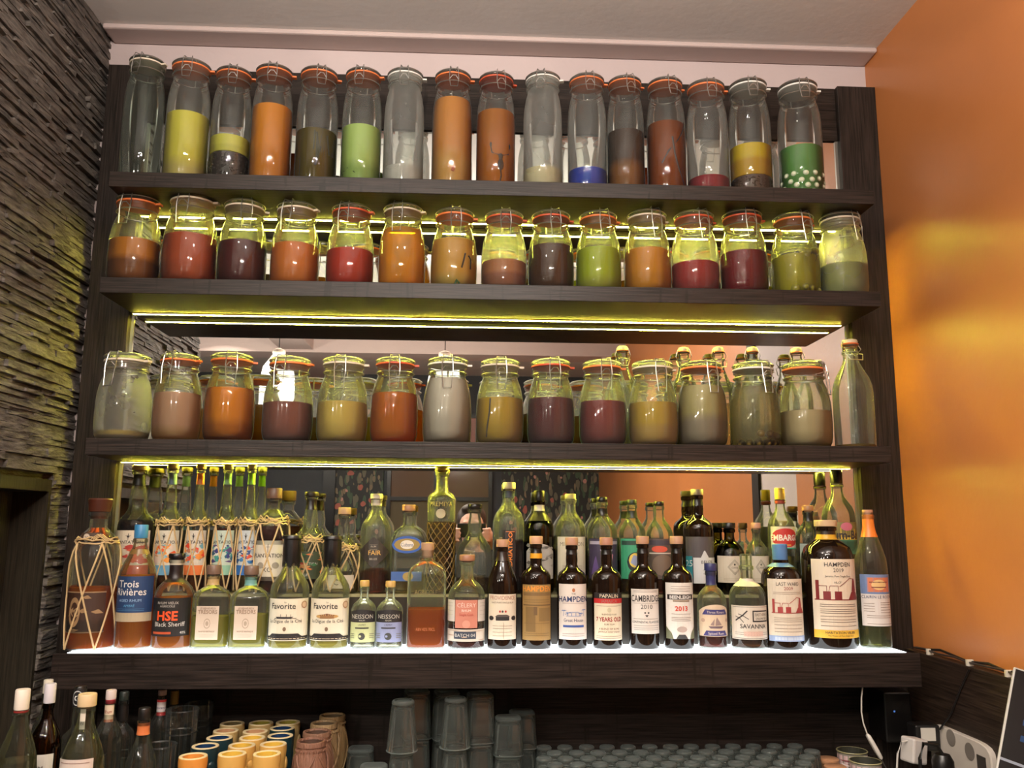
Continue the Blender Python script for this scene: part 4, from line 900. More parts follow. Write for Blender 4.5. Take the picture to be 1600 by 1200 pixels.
bottle(1344, 1393, 797, YF, ZF, 'slope', M_GLASS, 'clear tall bottle with orange neck sleeve, rightmost in the front row', (clear_liquid((190, 190, 120), .05), 960), ('plug', P((190, 140, 110), .6), .035), foil=[(P((230, 130, 50)), .80, .965, 'orange_neck_sleeve')],
  lab=[dict(t=898, b=979, w=1.2, c=(220, 212, 206), i=[('r', -1, 1, .62, 1, (110, 130, 170)), ('r', -.6, .65, .66, .94, (206, 120, 84)), ('e', 0, .80, .4, .1, (226, 190, 130)), ('r', -.5, .5, .84, .86, (120, 60, 50)), ('r', -.4, .4, .74, .76, (120, 60, 50)), tx('CLAIRIN LE ROCHER', .535, .06, NAVY, .95)]+[('r', -.85, -.3, v, v+.008, SEPIA) for v in (.28, .33, .38, .43)]+[('r', .0, .7, v, v+.008, SEPIA) for v in (.26, .31, .36, .41, .45)]+small([.2, .16, .04], SEPIA, .7))])

# --- back row on the riser
BK = dict(pyb=925)
NETC = (206, 176, 128)
def plantation(x0, x1, pt, liq, fpx, pc, cols, lowc, lowt, lbl, capc, sleeve, net=(1.0, .52), seed=1, glass=M_GLASS):
    items = chevrons(cols, .26, .72, seed, 16) + [('r', -1, 1, 0, .22, lowc), tx('PLANTATION', .70, .075, INK, .95, 0, .01), ('l', [(0, .79), (0, .93)], .0014, INK), ('l', [(-.12, .88), (.12, .88)], .0010, INK), ('e', 0, .86, .06, .022, INK)]
    if lowt: items.append(tx(lowt, .05, .10, WHITE, .9, 0, .015))
    bottle(x0, x1, pt, YB, ZK, 'plant', glass, lbl, (liq, fpx), ('cork', P(capc), .035), foil=[(P(sleeve), .84, .93, 'neck_sleeve')], net=net, lab=[dict(t=829, b=899, w=1.25, c=pc, i=items)], **BK)
plantation(176, 233, 728, clear_liquid((70, 20, 14), .1), 812, (214, 200, 176), [(206, 90, 60), (180, 60, 50), (210, 190, 170)], (190, 80, 54), None, 'netted dark red-brown rum bottle, black neck sleeve, first of the back row', (190, 170, 110), (26, 30, 26), None, 2)
plantation(237, 277, 726, clear_liquid((206, 130, 40), .08), 890, (212, 206, 186), [(226, 96, 50), (232, 150, 60), (120, 170, 180), (220, 200, 180)], (96, 148, 176), None, 'netted bottle with white and orange-red printed label, pale blue neck sleeve', (196, 180, 130), (110, 140, 170), (1, .52), 3)
plantation(285, 319, 726, clear_liquid((206, 130, 40), .08), 890, (208, 200, 184), [(216, 70, 44), (180, 120, 90), (110, 160, 170), (226, 140, 60)], (222, 120, 60), None, 'netted bottle with orange neck sleeve and orange lower label', (206, 176, 120), (222, 140, 80), (1, .52), 4)
plantation(328, 363, 726, clear_liquid((190, 90, 30), .08), 826, (190, 206, 190), [(40, 96, 120), (60, 60, 120), (70, 150, 140), (220, 220, 206), (90, 70, 120)], (140, 186, 160), None, 'netted bottle with teal and violet swirled label, mint neck sleeve', (206, 196, 140), (140, 186, 150), (1, .52), 5)
plantation(367, 400, 726, clear_liquid((206, 170, 70), .08), 895, (200, 206, 206), [(60, 120, 176), (220, 90, 60), (226, 220, 206), (50, 80, 130)], (44, 100, 170), 'GUYANA', 'netted bottle with blue-white label and blue lower band, green neck sleeve', (206, 200, 150), (140, 206, 80), (1, .52), 6)
bottle(394, 448, 763, -.088, ZK, 'onion', M_GLASS, 'netted round bottle of amber rum with ridged wooden stopper in the back row', (clear_liquid((150, 56, 16), .06), 822), ('cork', P((112, 84, 66)), .10), net=(1.0, .66),
  lab=[dict(t=845, b=908, w=1.1, c=(214, 204, 184), i=[tx('PLANTATION', .58, .10, INK, .92, 0, .01), tx('XO', .22, .12, INK, .3), ('l', [(0, .70), (0, .92)], .0014, INK), ('l', [(-.1, .84), (.1, .84)], .001, INK), ('e', -.4, .38, .2, .08, (150, 140, 124)), ('e', .45, .38, .2, .08, (150, 140, 124)), ('r', -1, 1, .0, .10, (70, 60, 50))])], **BK)
bottle(456, 505, 769, YB, ZK, 'plant', M_GLASS, 'netted bottle with dark green and orange leaf label, black neck sleeve', (clear_liquid((110, 50, 20), .08), 880), ('cork', P((40, 34, 30)), .04), foil=[(M_BLACKCAP, .82, .93, 'neck_sleeve')], net=(1, .5),
  lab=[dict(t=862, b=905, w=1.2, c=(60, 70, 48), i=chevrons([(220, 120, 60), (60, 110, 70), (206, 150, 90), (180, 80, 60)], .2, 1, 11, 14)+[tx('PLANTATION', .50, .10, WHITE, .9), tx('RUM', .1, .1, WHITE, .3)])], **BK)
bottle(508, 560, 793, YB, ZK, 'globe', M_GLASS, 'clear bottle with cork and raffia wrap, left of the diamond-label bottle', (STRAW, 905), ('cork', M_CORK, .08), net=(1, .50), lab=[dict(t=899, b=920, w=.9, c=(210, 200, 180), i=[tx('C A', .25, .45, INK, .5)])], **BK)
bottle(560, 608, 772, YB, ZK, 'std', M_GLASS, 'clear bottle with a charcoal diamond-shaped label', (clear_liquid((206, 120, 40), .06), 893), ('cork', P((206, 196, 176)), .05), foil=[(P((210, 200, 184)), .88, .94, 'neck_label')],
  lab=[dict(t=839, b=888, w=1.25, c=(54, 48, 42), s='diamond', n='diamond_label', i=[tx('FAIR', .42, .15, (214, 170, 90), .6, .05, .01), tx('RUM', .66, .06, (190, 180, 160), .3), tx('BELIZE', .26, .06, (190, 180, 160), .3)]+small([.58, .6, .75], (150, 140, 120), .2))], **BK)
bottle(608, 663, 789, YB, ZK, 'square', M_GLASS, 'square clear bottle with blue oval emblem and wooden stopper', (clear_liquid((220, 200, 120), .06), 900), ('cork', P((176, 130, 96)), .07), sq=5, dep=.66,
  lab=[dict(t=838, b=865, w=.88, c=(44, 84, 160), s='oval', n='oval_label', i=[('e', 0, .5, .86, .36, (150, 124, 60)), ('e', 0, .5, .45, .26, (226, 216, 200)), tx('Cubana', .40, .22, NAVY, .4)]),
       dict(t=894, b=909, w=.88, c=(60, 92, 150), n='lower_label', i=[('e', .1, .5, .35, .45, (160, 134, 70))])], **BK)
def lattice(t, R, H, pr):
    m = MB()
    for s_ in (-1, 1):
        for k in range(12):
            pts = []
            for i in range(30):
                q = i/29; z = H*(.03+.52*q); a = 2*PI*k/12+s_*q*3.6
                pts.append((R*1.012*math.cos(a), R*1.012*math.sin(a), z))
            m.tube(pts, .0011, 4)
    m.build('lattice_relief', P((120, 92, 40), .3), t)
bottle(665, 709, 730, YB, ZK, 'column', M_GLASS, 'tallest clear column-shaped bottle with raised golden lattice, centre of back row', (clear_liquid((216, 190, 100), .04), 815), ('cork', P((206, 180, 100)), .03), extra=[lattice],
  lab=[dict(t=783, b=792, w=1.2, c=None, i=[tx('PREMIYA', .1, .8, (190, 170, 90), .95)]), dict(t=795, b=810, w=.35, c=(186, 176, 140), s='oval', n='crest', i=[])], **BK)
bottle(711, 770, 788, YB, ZK, 'globe', M_GLASS, 'round-shouldered clear decanter-like bottle with thin neck and black stopper', (clear_liquid((210, 190, 130), .06), 905), ('cork', M_BLACKCAP, .045), **BK)
def vtext(t, R, z0, z1, s, col, rot, hgt):
    gv, gf = glyphs(s, .015); x0 = min(p[0] for p in gv); x1 = max(p[0] for p in gv); sx = (z1-z0)/(x1-x0)
    sy = hgt/.72
    v = [((R+.0016)*math.sin(rot-(p[1]*sy-hgt/2)/R), -(R+.0016)*math.cos(rot-(p[1]*sy-hgt/2)/R), z0+(p[0]-x0)*sx) for p in gv]
    MB().add(v, gf).build('lettering', paper(col), t, False)
bottle(770, 819, 754, YB, ZK, 'std', M_GLASS, 'clear bottle with white cap and vertical black label lettered in orange', (clear_liquid((140, 40, 16), .1), 845), ('cork', P((226, 214, 190)), .06), foil=[(P((70, 84, 110)), .86, .92, 'neck_label')],
  lab=[dict(t=829, b=897, w=.34, c=(36, 26, 24), n='vertical_label', rot=.05, i=[('r', -.85, .85, .02, .035, (226, 130, 60)), ('r', -.85, .85, .965, .98, (226, 130, 60))])],
  extra=[lambda t, R, H, pr: vtext(t, R*1.0, H*.20, H*.545, 'ADRIATICO', (236, 136, 50), .05, .010)], **BK)
bottle(819, 866, 767, YB, ZK, 'std', M_OLIVE, 'dark olive-green bottle with torn-edged white label and black neck', (clear_liquid((40, 40, 10), .1), 850), ('screw', M_BLACKCAP, .10), foil=[(P((206, 200, 180)), .80, .86, 'neck_band'), (M_BLACKCAP, .70, .80, 'neck_foil')],
  lab=[dict(t=850, b=905, w=1.1, c=(176, 170, 160), s='arch', i=chevrons([(120, 116, 108), (150, 144, 134), (90, 86, 80)], .3, 1, 21, 9)+[tx('GIN', .1, .12, INK, .4)])], **BK)
bottle(868, 916, 772, YB, ZK, 'std', M_GLASS, 'clear bottle with tall white label, behind the blue-house label bottle', (clear_liquid((220, 200, 70), .08), 860), ('screw', P((200, 190, 150), .3), .05),
  lab=[dict(t=839, b=905, w=1.15, c=(214, 206, 180), i=[tx('MILLSTON', .78, .10, (130, 120, 96), .95), tx('1788', .40, .06, SEPIA, .3), ('e', 0, .58, .15, .08, (170, 160, 130))]+small([.3, .25, .2], SEPIA, .6))], **BK)
bottle(918, 966, 777, YB, ZK, 'std', M_GLASS, 'clear bottle with dark violet picture label and black cap', (clear_liquid((216, 190, 60), .08), 865), ('screw', M_BLACKCAP, .05), foil=[(M_BLACKCAP, .80, .88, 'neck_foil')],
  lab=[dict(t=842, b=905, w=1.2, c=(52, 44, 66), i=[('p', [(-.1, .3), (.3, .1), (.5, .6), (.1, .75)], (196, 130, 150)), ('p', [(-.8, .1), (-.3, .2), (-.5, .6)], (90, 70, 120)), ('r', -.9, .9, .86, .94, (150, 144, 160)), ('e', .1, .72, .35, .07, (170, 160, 180))])], **BK)
bottle(968, 1011, 781, YB, ZK, 'std', M_GLASS, 'clear bottle with bright green picture label and dark green cap', (clear_liquid((206, 190, 80), .08), 880), ('screw', P((34, 44, 34)), .05), foil=[(P((30, 38, 30)), .80, .88, 'neck_foil')],
  lab=[dict(t=842, b=905, w=1.2, c=(60, 150, 110), i=[('r', -.9, .9, .84, .95, (34, 60, 50)), ('e', 0, .42, .5, .24, (30, 34, 40)), ('e', 0, .46, .38, .18, (226, 196, 90)), ('p', [(-.3, .4), (.1, .3), (.2, .55), (-.1, .6)], (150, 160, 190)), tx('AB', .1, .14, (230, 226, 214), .5, 0, .03)])], **BK)
bottle(1011, 1054, 784, YB, ZK, 'std', M_GLASS, 'clear bottle of amber spirit with grey-brown label topped by a red oval', (clear_liquid((200, 104, 30), .08), 870), ('screw', M_BLACKCAP, .045),
  lab=[dict(t=842, b=905, w=1.2, c=(84, 70, 62), i=[('r', -.95, .95, .84, .96, (56, 50, 60)), ('e', -.2, .74, .5, .08, (210, 84, 60)), ('e', 0, .34, .7, .26, (116, 96, 80)), ('r', -.9, .9, .62, .65, (206, 196, 180))])], **BK)
bottle(1070, 1117, 765, YB, ZK, 'dark', M_DARK, 'black glossy bottle with dark grey label, white peak and teal corner', None, ('cork', P((170, 156, 146)), .055), foil=[(M_BLACKCAP, .84, .93, 'neck_foil')],
  lab=[dict(t=839, b=912, w=1.25, c=(74, 68, 70), i=[('r', -.5, 1, 0, .55, (206, 206, 204)), ('p', [(-.1, .55), (.35, .55), (.1, .72)], (206, 206, 204)), ('r', -1, -.55, .1, .58, (30, 120, 130)), tx('25', .36, .14, (206, 206, 204), .25, -.75), tx('BELIZE', .42, .07, INK, .45, .25)]+[('r', .0, .5, v, v+.01, (120, 116, 116)) for v in (.2, .28)])], **BK)
def diamond_lab(ring, txt):
    return [('l', [(0, .30), (.36, .58), (0, .86), (-.36, .58), (0, .30)], .0008, INK), ('l', [(0, .36), (.29, .58), (0, .80), (-.29, .58), (0, .36)], .0006, INK), ('e', 0, .68, .05, .04, INK), tx(txt, .53, .07, INK, .22)] + small([.1, .15], SEPIA, .6)
bottle(1119, 1166, 817, YB, ZK, 'low', M_OLIVE, 'squat olive-green bottle, black cap, off-white label with drawn diamond', (clear_liquid((60, 60, 14), .1), 870), ('cork', M_BLACKCAP, .08), lab=[dict(t=869, b=911, w=1.25, c=(196, 184, 164), i=diamond_lab(1, 'CANE'))], **BK)
bottle(1167, 1203, 817, YB, ZK, 'low', M_GLASS, 'squat clear bottle with pale wooden stopper and off-white label beside the black-capped one', (clear_liquid((190, 176, 110), .06), 885), ('cork', P((200, 150, 120)), .08), lab=[dict(t=869, b=911, w=1.2, c=(196, 184, 164), i=diamond_lab(1, 'CANE'))], **BK)
bottle(1204, 1246, 763, YB, ZK, 'std', M_GLASS, 'clear bottle with gold screw cap and red oval on white label', (PALEG, 870), ('screw', M_GOLD, .11), foil=[(P((190, 60, 50)), .85, .88, 'neck_band')],
  lab=[dict(t=823, b=858, w=1.2, c=(206, 196, 176), i=[('e', 0, .5, .95, .42, (190, 50, 44)), tx('EMBARGO', .38, .26, (236, 226, 210), 1.0, 0, .03), ('r', -.3, .3, .15, .2, (226, 180, 80)), ('r', -1, 1, .0, .06, (60, 140, 110))])], **BK)
bottle(1247, 1290, 790, YB, ZK, 'std', M_GLASS, 'clear bottle with black neck foil, directly left behind the magnum', (PALEG, 880), ('cork', P((190, 140, 100)), .06), foil=[(M_BLACKCAP, .82, .92, 'neck_foil')], lab=[dict(t=850, b=900, w=1.1, c=(150, 160, 150), i=[('r', -.8, .8, .7, .74, INK)])], **BK)
bottle(1291, 1342, 735, YB, ZK, 'std', M_GLASS, 'tall clear bottle with black cap and yellow-green label, upper right', (WATER, 880), ('screw', M_BLACKCAP, .11), foil=[(P((190, 190, 40)), .865, .875, 'neck_band')],
  lab=[dict(t=816, b=866, w=1.25, c=(60, 110, 80), i=[('r', -1, 1, .52, 1, (120, 110, 60)), ('p', [(-1, .45), (1, .45), (1, .72), (0, .86), (-1, .72)], (226, 190, 60)), ('e', .05, .86, .3, .13, (200, 110, 130)), tx('Rum-Bar', .48, .26, INK, .92, 0, .03), ('p', [(-.8, .1), (.3, .05), (.8, .4), (-.4, .4)], (40, 80, 60))])], **BK)

# ------------------------------------------------------------------ counter below the unit
ZC = -.55
t = empty('back_counter', (0, 0, FLOOR)); tag(t, 'dark back counter under the unit, crowded with glasses, mugs and bottles', 'counter')
MB().box(WS+.07, WR-.03, -.74, -.018, ZC-.04-FLOOR, ZC-FLOOR).build('worktop', P((128, 130, 124), .35), t, False, None, .002)
MB().box(WS+.09, WR-.04, -.70, -.02, 0, ZC-.04-FLOOR).build('cabinet_body', M_WOODZ, t, False)
ZCt = ZC+.0004
# mugs and cups
def copy_tree(o, parent=None):
    c = o.copy(); COL.objects.link(c); c.parent = parent
    for ch in [q for q in bpy.data.objects if q.parent == o]: copy_tree(ch, c)
    return c
M_BAMB = P((206, 160, 84), .45); M_BAMB2 = P((178, 150, 96), .5); M_ORB = P((214, 140, 60), .4); M_TEALC = P((20, 46, 52), .35)
def bamboo(px, py, out, inn, label_, rim=P((226, 206, 160), .5), zr=-.405, r=.029):
    p = on_z(px, py, zr); h = zr-ZCt; p.y = min(p.y, -.062)
    t = empty('tiki_mug', (p.x, p.y, ZCt), random.uniform(-1, 1)); tag(t, label_, 'mug', 'bamboo-shaped mugs in rows on the counter')
    MB().lathe([(r*.94, 0), (r, .003), (r*.97, h*.2), (r*.95, h*.40), (r*1.04, h*.43), (r*1.04, h*.46), (r*.95, h*.49), (r*.97, h*.8), (r*1.03, h*.93), (r*1.0, h)], 32, cap1=False).build('mug_body', out, t)
    MB().lathe([(r*1.0, h), (r*.98, h+.0015), (r*.78, h+.0015), (r*.74, h)], 32, cap0=False, cap1=False).build('rim', rim, t)
    MB().lathe([(r*.70, h-.055), (r*.75, h)], 32, cap1=False).build('inside', inn, t)
    b = MB().ball((r*.96, 0, h*.72), .005, .010, .014, 10, 6); b.ball((-r*.96, 0, h*.28), .005, .009, .012, 10, 6); b.build('leaf_relief', out, t)
M_YIN = P((216, 176, 70), .35); M_NIN = P((24, 50, 84), .3); M_BIN = P((110, 96, 60), .4); M_CIN = P((196, 150, 110), .4)
for px, py, o, i_, lb in (
 (363, 1131, M_BAMB2, M_BIN, 'dull beige bamboo-shaped mug, back left corner of the mug rows'), (408, 1130, M_BAMB2, P((150, 140, 50)), 'beige mug with olive-yellow inside, middle of the back mug row'),
 (450, 1129, M_BAMB2, P((160, 150, 60)), 'beige mug with yellow inside, back mug row beside the brown barrel mugs'), (353, 1142, M_BAMB2, M_CIN, 'beige mug with cream inside, left end of the second mug row'),
 (399, 1143, M_BAMB2, M_CIN, 'beige mug with tan inside, middle of the second mug row'), (441, 1138, M_TEALC, M_NIN, 'navy mug with cream rim, right end of the second mug row'),
 (343, 1153, M_TEALC, M_NIN, 'navy mug with cream rim, left end of the third mug row'), (394, 1153, M_BAMB, M_YIN, 'yellow bamboo mug in the middle of the third mug row'),
 (438, 1150, M_TEALC, M_NIN, 'navy mug with cream rim just below the other navy one at right'), (321, 1166, M_TEALC, M_NIN, 'navy mug with cream rim, nearest of the navy mugs'),
 (378, 1165, M_BAMB, M_YIN, 'yellow bamboo mug, left of the pair in the fourth mug row'), (427, 1163, M_BAMB, M_YIN, 'yellow bamboo mug, right of the pair in the fourth mug row'),
 (302, 1182, M_ORB, M_ORB, 'orange bamboo mug at the front left of the mug rows'), (363, 1178, M_BAMB, M_YIN, 'front yellow bamboo mug beside the orange one'), (417, 1178, M_BAMB, M_YIN, 'front yellow bamboo mug beside the brown barrel mug')):
    bamboo(px, py, o, i_, lb)
def barrel(px, py, c1, lb, yb_):
    zr = -.39; p = on_y(px+6, py, yb_); h = zr-ZCt; r = .0315; m_, nt, out = new_mat('carved_clay'); pp = principled(nt, out, srgb(*c1), .6)
    tc = N(nt, 'ShaderNodeTexCoord'); mp = N(nt, 'ShaderNodeMapping'); mp.inputs['Scale'].default_value = (60, 60, 6); nz = N(nt, 'ShaderNodeTexNoise'); nz.inputs['Scale'].default_value = 4
    bp = N(nt, 'ShaderNodeBump'); bp.inputs['Strength'].default_value = .9; bp.inputs['Distance'].default_value = .004
    nt.links.new(tc.outputs['Object'], mp.inputs[0]); nt.links.new(mp.outputs[0], nz.inputs[0]); nt.links.new(nz.outputs[0], bp.inputs['Height']); nt.links.new(bp.outputs[0], pp.inputs['Normal'])
    pr = [(r*.86, 0), (r*.95, .01), (r*1.16, h*.35), (r*1.22, h*.55), (r*1.12, h*.78), (r*.98, h*.88), (r*.95, h*.93), (r*1.02, h*.95), (r*1.0, h)]
    t = empty('carved_mug', (p.x, p.y, ZCt), random.uniform(-.4, .2)); tag(t, lb, 'mug', 'brown barrel-shaped mugs in a file')
    MB().lathe(pr, 36, cap1=False).build('mug_body', m_, t)
    MB().lathe([(r*1.0, h), (r*.98, h+.002), (r*.86, h+.002), (r*.82, h-.002)], 36, cap0=False, cap1=False).build('rim', m_, t)
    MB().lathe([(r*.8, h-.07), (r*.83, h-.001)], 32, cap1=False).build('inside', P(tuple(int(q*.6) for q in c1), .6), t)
    s_ = MB()
    for q in range(4):
        for sg in (-1, 1):
            s_.tube([((rad_at(pr, h*(.25+.6*k/8))+.001)*math.cos(a), (rad_at(pr, h*(.25+.6*k/8))+.001)*math.sin(a), h*(.25+.6*k/8)) for k in range(9) for a in [q*PI/2+sg*(k/8-.5)*1.3]], .0022, 5)
    for k in range(30): a = 2*PI*k/30; s_.ball((r*1.0*math.cos(a), r*1.0*math.sin(a), h*.90), .0026, .0026, .003, 6, 4)
    s_.build('carved_straps', m_, t)
    c = MB(); a = -PI/2-.5
    for zc in (.36, .44): c.box(-.0075, .0075, -.002, .002, h*zc, h*zc+.004)
    c.box(-.002, .002, -.002, .002, h*.28, h*.54)
    for k, v in enumerate(c.v): q = rad_at(pr, v[2])+.0015+v[1]; an = -PI/2+v[0]/q-.1; c.v[k] = (q*math.cos(an), q*math.sin(an), v[2])
    c.build('cross_emblem', P((40, 26, 20)), t, False)
barrel(514, 1104, (150, 124, 84), 'tan carved barrel mug with black cross, farthest back of its file', -.070)
barrel(501, 1115, (136, 112, 78), 'tan carved barrel mug, second from the back of its file', -.155)
barrel(490, 1129, (122, 88, 68), 'brown carved barrel mug, second from the front of its file', -.240)
barrel(481, 1146, (124, 86, 68), 'reddish-brown carved barrel mug at the front of its file', -.325)

# glasses standing mouth down
def tumbler(h, r0, r1, sq=2.0, flute=0):
    """mouth down: r1 at the bottom (mouth), r0 at the top (base)"""
    t = empty('tumbler', (0, 0, 0))
    w_ = .0022   # closed shell: inside wall from the mouth, up to the thick base, then the outside
    hb = h*.86
    ins = [(.0008, hb-.001), (r0*.5, hb), (r0*.86, hb-.003), (r0-w_, hb-.010), (r1-w_, .002), (r1-w_*.5, 0)]
    m = MB().lathe(ins, 40, sq=sq, cap0=True, cap1=False)
    n0 = len(m.v)-40
    m.lathe([(r1-w_*.5, 0), (r1, .002), (r0+(r1-r0)*.5, h*.5), (r0*1.02, h*.90), (r0*1.0, h*.97), (r0*.90, h), (r0*.80, h), (r0*.7, h-.002), (.0008, h-.003)], 40, sq=sq, cap0=False, flute=flute, fl=.09)
    m.build('glass_body', M_PRESS, t)
    MB().lathe([(r0*.96, h*.925), (r0*1.005, h*.94), (r0*1.003, h*.972), (r0*.90, h+.0003), (r0*.80, h+.0003), (r0*.7, h-.002)], 36, sq=sq, cap0=False).build('bright_base', M_BASE, t)  # pale shell over the base, standing in for the light it catches
    MB().ring(r1*.985, .0014, .0013, sq=sq).build('rim', M_BASE, t)  # pale ring standing in for the bright edge of the mouth
    return t
def putg(proto_, first, loc, rz, lb, group):
    o = proto_ if first else copy_tree(proto_); o.location = loc; o.rotation_euler = (0, 0, rz); tag(o, lb, 'glass', group); return o
TALL = tumbler(.112, .026, .036, 2.0, 16); SQR = tumbler(.112, .029, .034, 5.0)
stacks = [(0, 630, 1094, 'round ribbed tumbler upside down, %s of the left front stack'), (1, 652, 1078, 'square-based tumbler upside down, %s of the left rear stack'), (0, 712, 1090, 'round ribbed tumbler upside down, %s of the middle front stack'),
          (1, 698, 1079, 'square-based tumbler upside down, %s of the middle rear stack'), (1, 750, 1083, 'square-based tumbler upside down, %s of the right-hand stack')]
used = [False, False]
for k, px, py, lb in stacks:
    p = on_z(px, py, ZCt+.2235)
    for lv in (0, 1):
        putg((TALL, SQR)[k], not used[k], (p.x, p.y, ZCt+lv*.1118), .25*k, lb % ('lower glass', 'upper glass')[lv], 'stacked upside-down tumblers'); used[k] = True
LOW = tumbler(.085, .031, .036, 4.0)
f = True
for px, py, lv, lb in ((794, 1120, 1, 'short square glass upside down, top of the low stack at the tumblers\' right'), (794, 1120, 0, 'short square glass upside down, bottom of the low stack at the tumblers\' right'), (812, 1098, 1, 'short square glass upside down, top of the stack against the back board'), (812, 1098, 0, 'short square glass upside down, bottom of the stack against the back board'),
                       (569, 1158, 9, 'short glass upside down just right of the carved mugs'), (584, 1196, 9, 'short glass upside down left of the tumbler stacks')):
    p = on_z(px, py, ZCt+.17 if lv < 5 else ZCt+.085)
    p.y = min(p.y, -.075)
    putg(LOW, f, (p.x, p.y, ZCt+(.0855 if lv == 1 else 0)), .06, lb, 'short glasses upside down'); f = False
SH = tumbler(.086, .019, .0245, 2.0)
rg = random.Random(4); f = True
for row in range(7):
    y = -.075-.0525*row
    for col in range(17):
        x = on_y(850, 1180, y).x + col*.0528 + (row % 2)*.026 + rg.uniform(-.0012, .0014)
        px_max = on_y(1274, 1180, y).x
        if x > px_max: continue
        lb = 'small clear shot glass upside down in the %s' % ('hindmost row against the back board' if row == 0 else 'crowd between the tumblers and the tins')
        putg(SH, f, (x, y+rg.uniform(-.0012, .0014), ZCt), rg.uniform(0, 3), lb, 'shot glasses in the hindmost row' if row == 0 else 'shot glasses crowded on the counter'); f = False
# clear straight cups standing mouth up, left
def cup(px, py, zr, r, lb, n=1):
    p = on_z(px, py, zr); p.y = min(p.y, -.066); h = zr-ZCt; t = empty('clear_cup', (p.x, p.y, ZCt)); tag(t, lb, 'glass', 'clear straight-sided cups left of the mugs')
    MB().lathe([(r*.85, 0), (r*.9, .004), (r, h)], 40, cap1=False).build('glass_body', M_CUP, t)
    MB().ring(r, h, .0016).build('rim', M_CUP, t)
    if n > 1: MB().ring(r*.99, h-.05, .0016).build('inner_cup_rim', M_CUP, t)
cup(285, 1108, -.345, .036, 'nested pair of clear cups in front of the bottles, left of the mugs', 2)
cup(318, 1094, -.36, .036, 'clear cup stack against the back board', 2)
cup(251, 1164, -.405, .034, 'single clear cup below the nested pair')
cup(192, 1178, -.44, .038, 'single clear cup at the front among the bottles')

# bottles on the counter, left
BL = dict(z0=ZCt, pyb=1195, group='bottles standing on the counter at left')
M_GL2 = thin_glass('bottle_glass', (.80, .83, .78), (.42, .45, .40), .03, edgehaze=.12)
def cbottle(x0, x1, pt, y, prof, lb, glass=M_GL2, **k): bottle(x0, x1, pt, y, ZCt, prof, glass, lb, pyb=1195, group='bottles standing on the counter at left', **k)
cbottle(-6, 56, 1077, -.62, 'slope', 'clear bottle with tall white cap ringed in red, leftmost on the counter', cap=('screw', P((222, 210, 196)), .11), foil=[(P((190, 50, 50)), .875, .885, 'red_ring')], liq=(WATER, 1195))
cbottle(44, 92, 1068, -.48, 'std', 'amber-green bottle with white cap on the counter', glass=M_AMBERG, cap=('screw', P((206, 200, 206)), .12), liq=(clear_liquid((150, 110, 20), .1), 1110), lab=[dict(t=1180, b=1215, w=1.0, c=(206, 200, 190), i=[tx('RUM', .3, .2, INK, .5)])])
cbottle(44, 84, 1062, -.385, 'std', 'bottle with white top half hidden behind the amber-green one', cap=('screw', P((214, 206, 190)), .09))
cbottle(92, 140, 1072, -.40, 'dark', 'clear bottle with black cap marked by a white G', cap=('screw', M_BLACKCAP, .12),
  lab=[dict(t=1080, b=1108, w=1.6, k=1.25, c=(24, 22, 24), n='neck_label', i=[('e', 0, .5, .5, .42, (190, 190, 190)), ('e', 0, .5, .44, .36, (24, 22, 24)), tx('G', .34, .34, (220, 220, 220), .5, 0, .02)])])
cbottle(94, 162, 1084, -.60, 'slope', 'clear bottle with pale stopper and paper strip down its neck', cap=('cork', P((206, 180, 140)), .07), liq=(WATER, 1170),
  lab=[dict(t=1113, b=1145, w=.35, k=1.0, c=(206, 196, 180), n='tax_strip', i=[tx('RV', .2, .2, INK, .6)]), dict(t=1188, b=1220, w=.9, c=(206, 190, 180), i=[('r', -.8, .8, .8, .84, (150, 120, 110))])])
cbottle(143, 187, 1078, -.36, 'std', 'clear bottle with red and white cap and slanted cream neck label', cap=('screw', P((206, 190, 186)), .07), foil=[(P((170, 50, 60)), .90, .95, 'red_ring')],
  lab=[dict(t=1104, b=1132, w=1.2, c=(216, 196, 170), n='neck_label', i=[tx('Rhum', .5, .2, (150, 60, 50), .6), ('r', -.9, .9, 0, .15, (170, 100, 70))])])
cbottle(166, 206, 1081, -.27, 'dark', 'bottle with dark green cap and black neck band behind the cream-labelled one', cap=('screw', P((26, 34, 30)), .07), foil=[(M_BLACKCAP, .76, .9, 'neck_foil')], lab=[dict(t=1110, b=1122, w=1.3, k=.6, c=None, i=[tx('CÎL', .1, .6, (206, 206, 200), .6)])])
cbottle(196, 244, 1106, -.38, 'sloped', 'small clear bottle with black cap and orange neck band', cap=('screw', M_BLACKCAP, .10), foil=[(P((214, 120, 70)), .78, .88, 'orange_band')])
cbottle(228, 264, 1078, -.17, 'std', 'clear bottle with white cap, red and white neck label', cap=('screw', P((206, 206, 226)), .05),
  lab=[dict(t=1096, b=1121, w=1.5, k=1.1, c=(222, 214, 214), n='neck_label', i=[('r', -1, 1, 0, .22, (206, 40, 50)), ('r', -1, 1, .85, 1, (206, 60, 60)), tx('Havana', .42, .18, (90, 80, 120), .8)])])
cbottle(247, 284, 1079, -.095, 'std', 'bottle with olive-yellow cap at the back beside the red and white neck', cap=('screw', P((150, 140, 80)), .14))

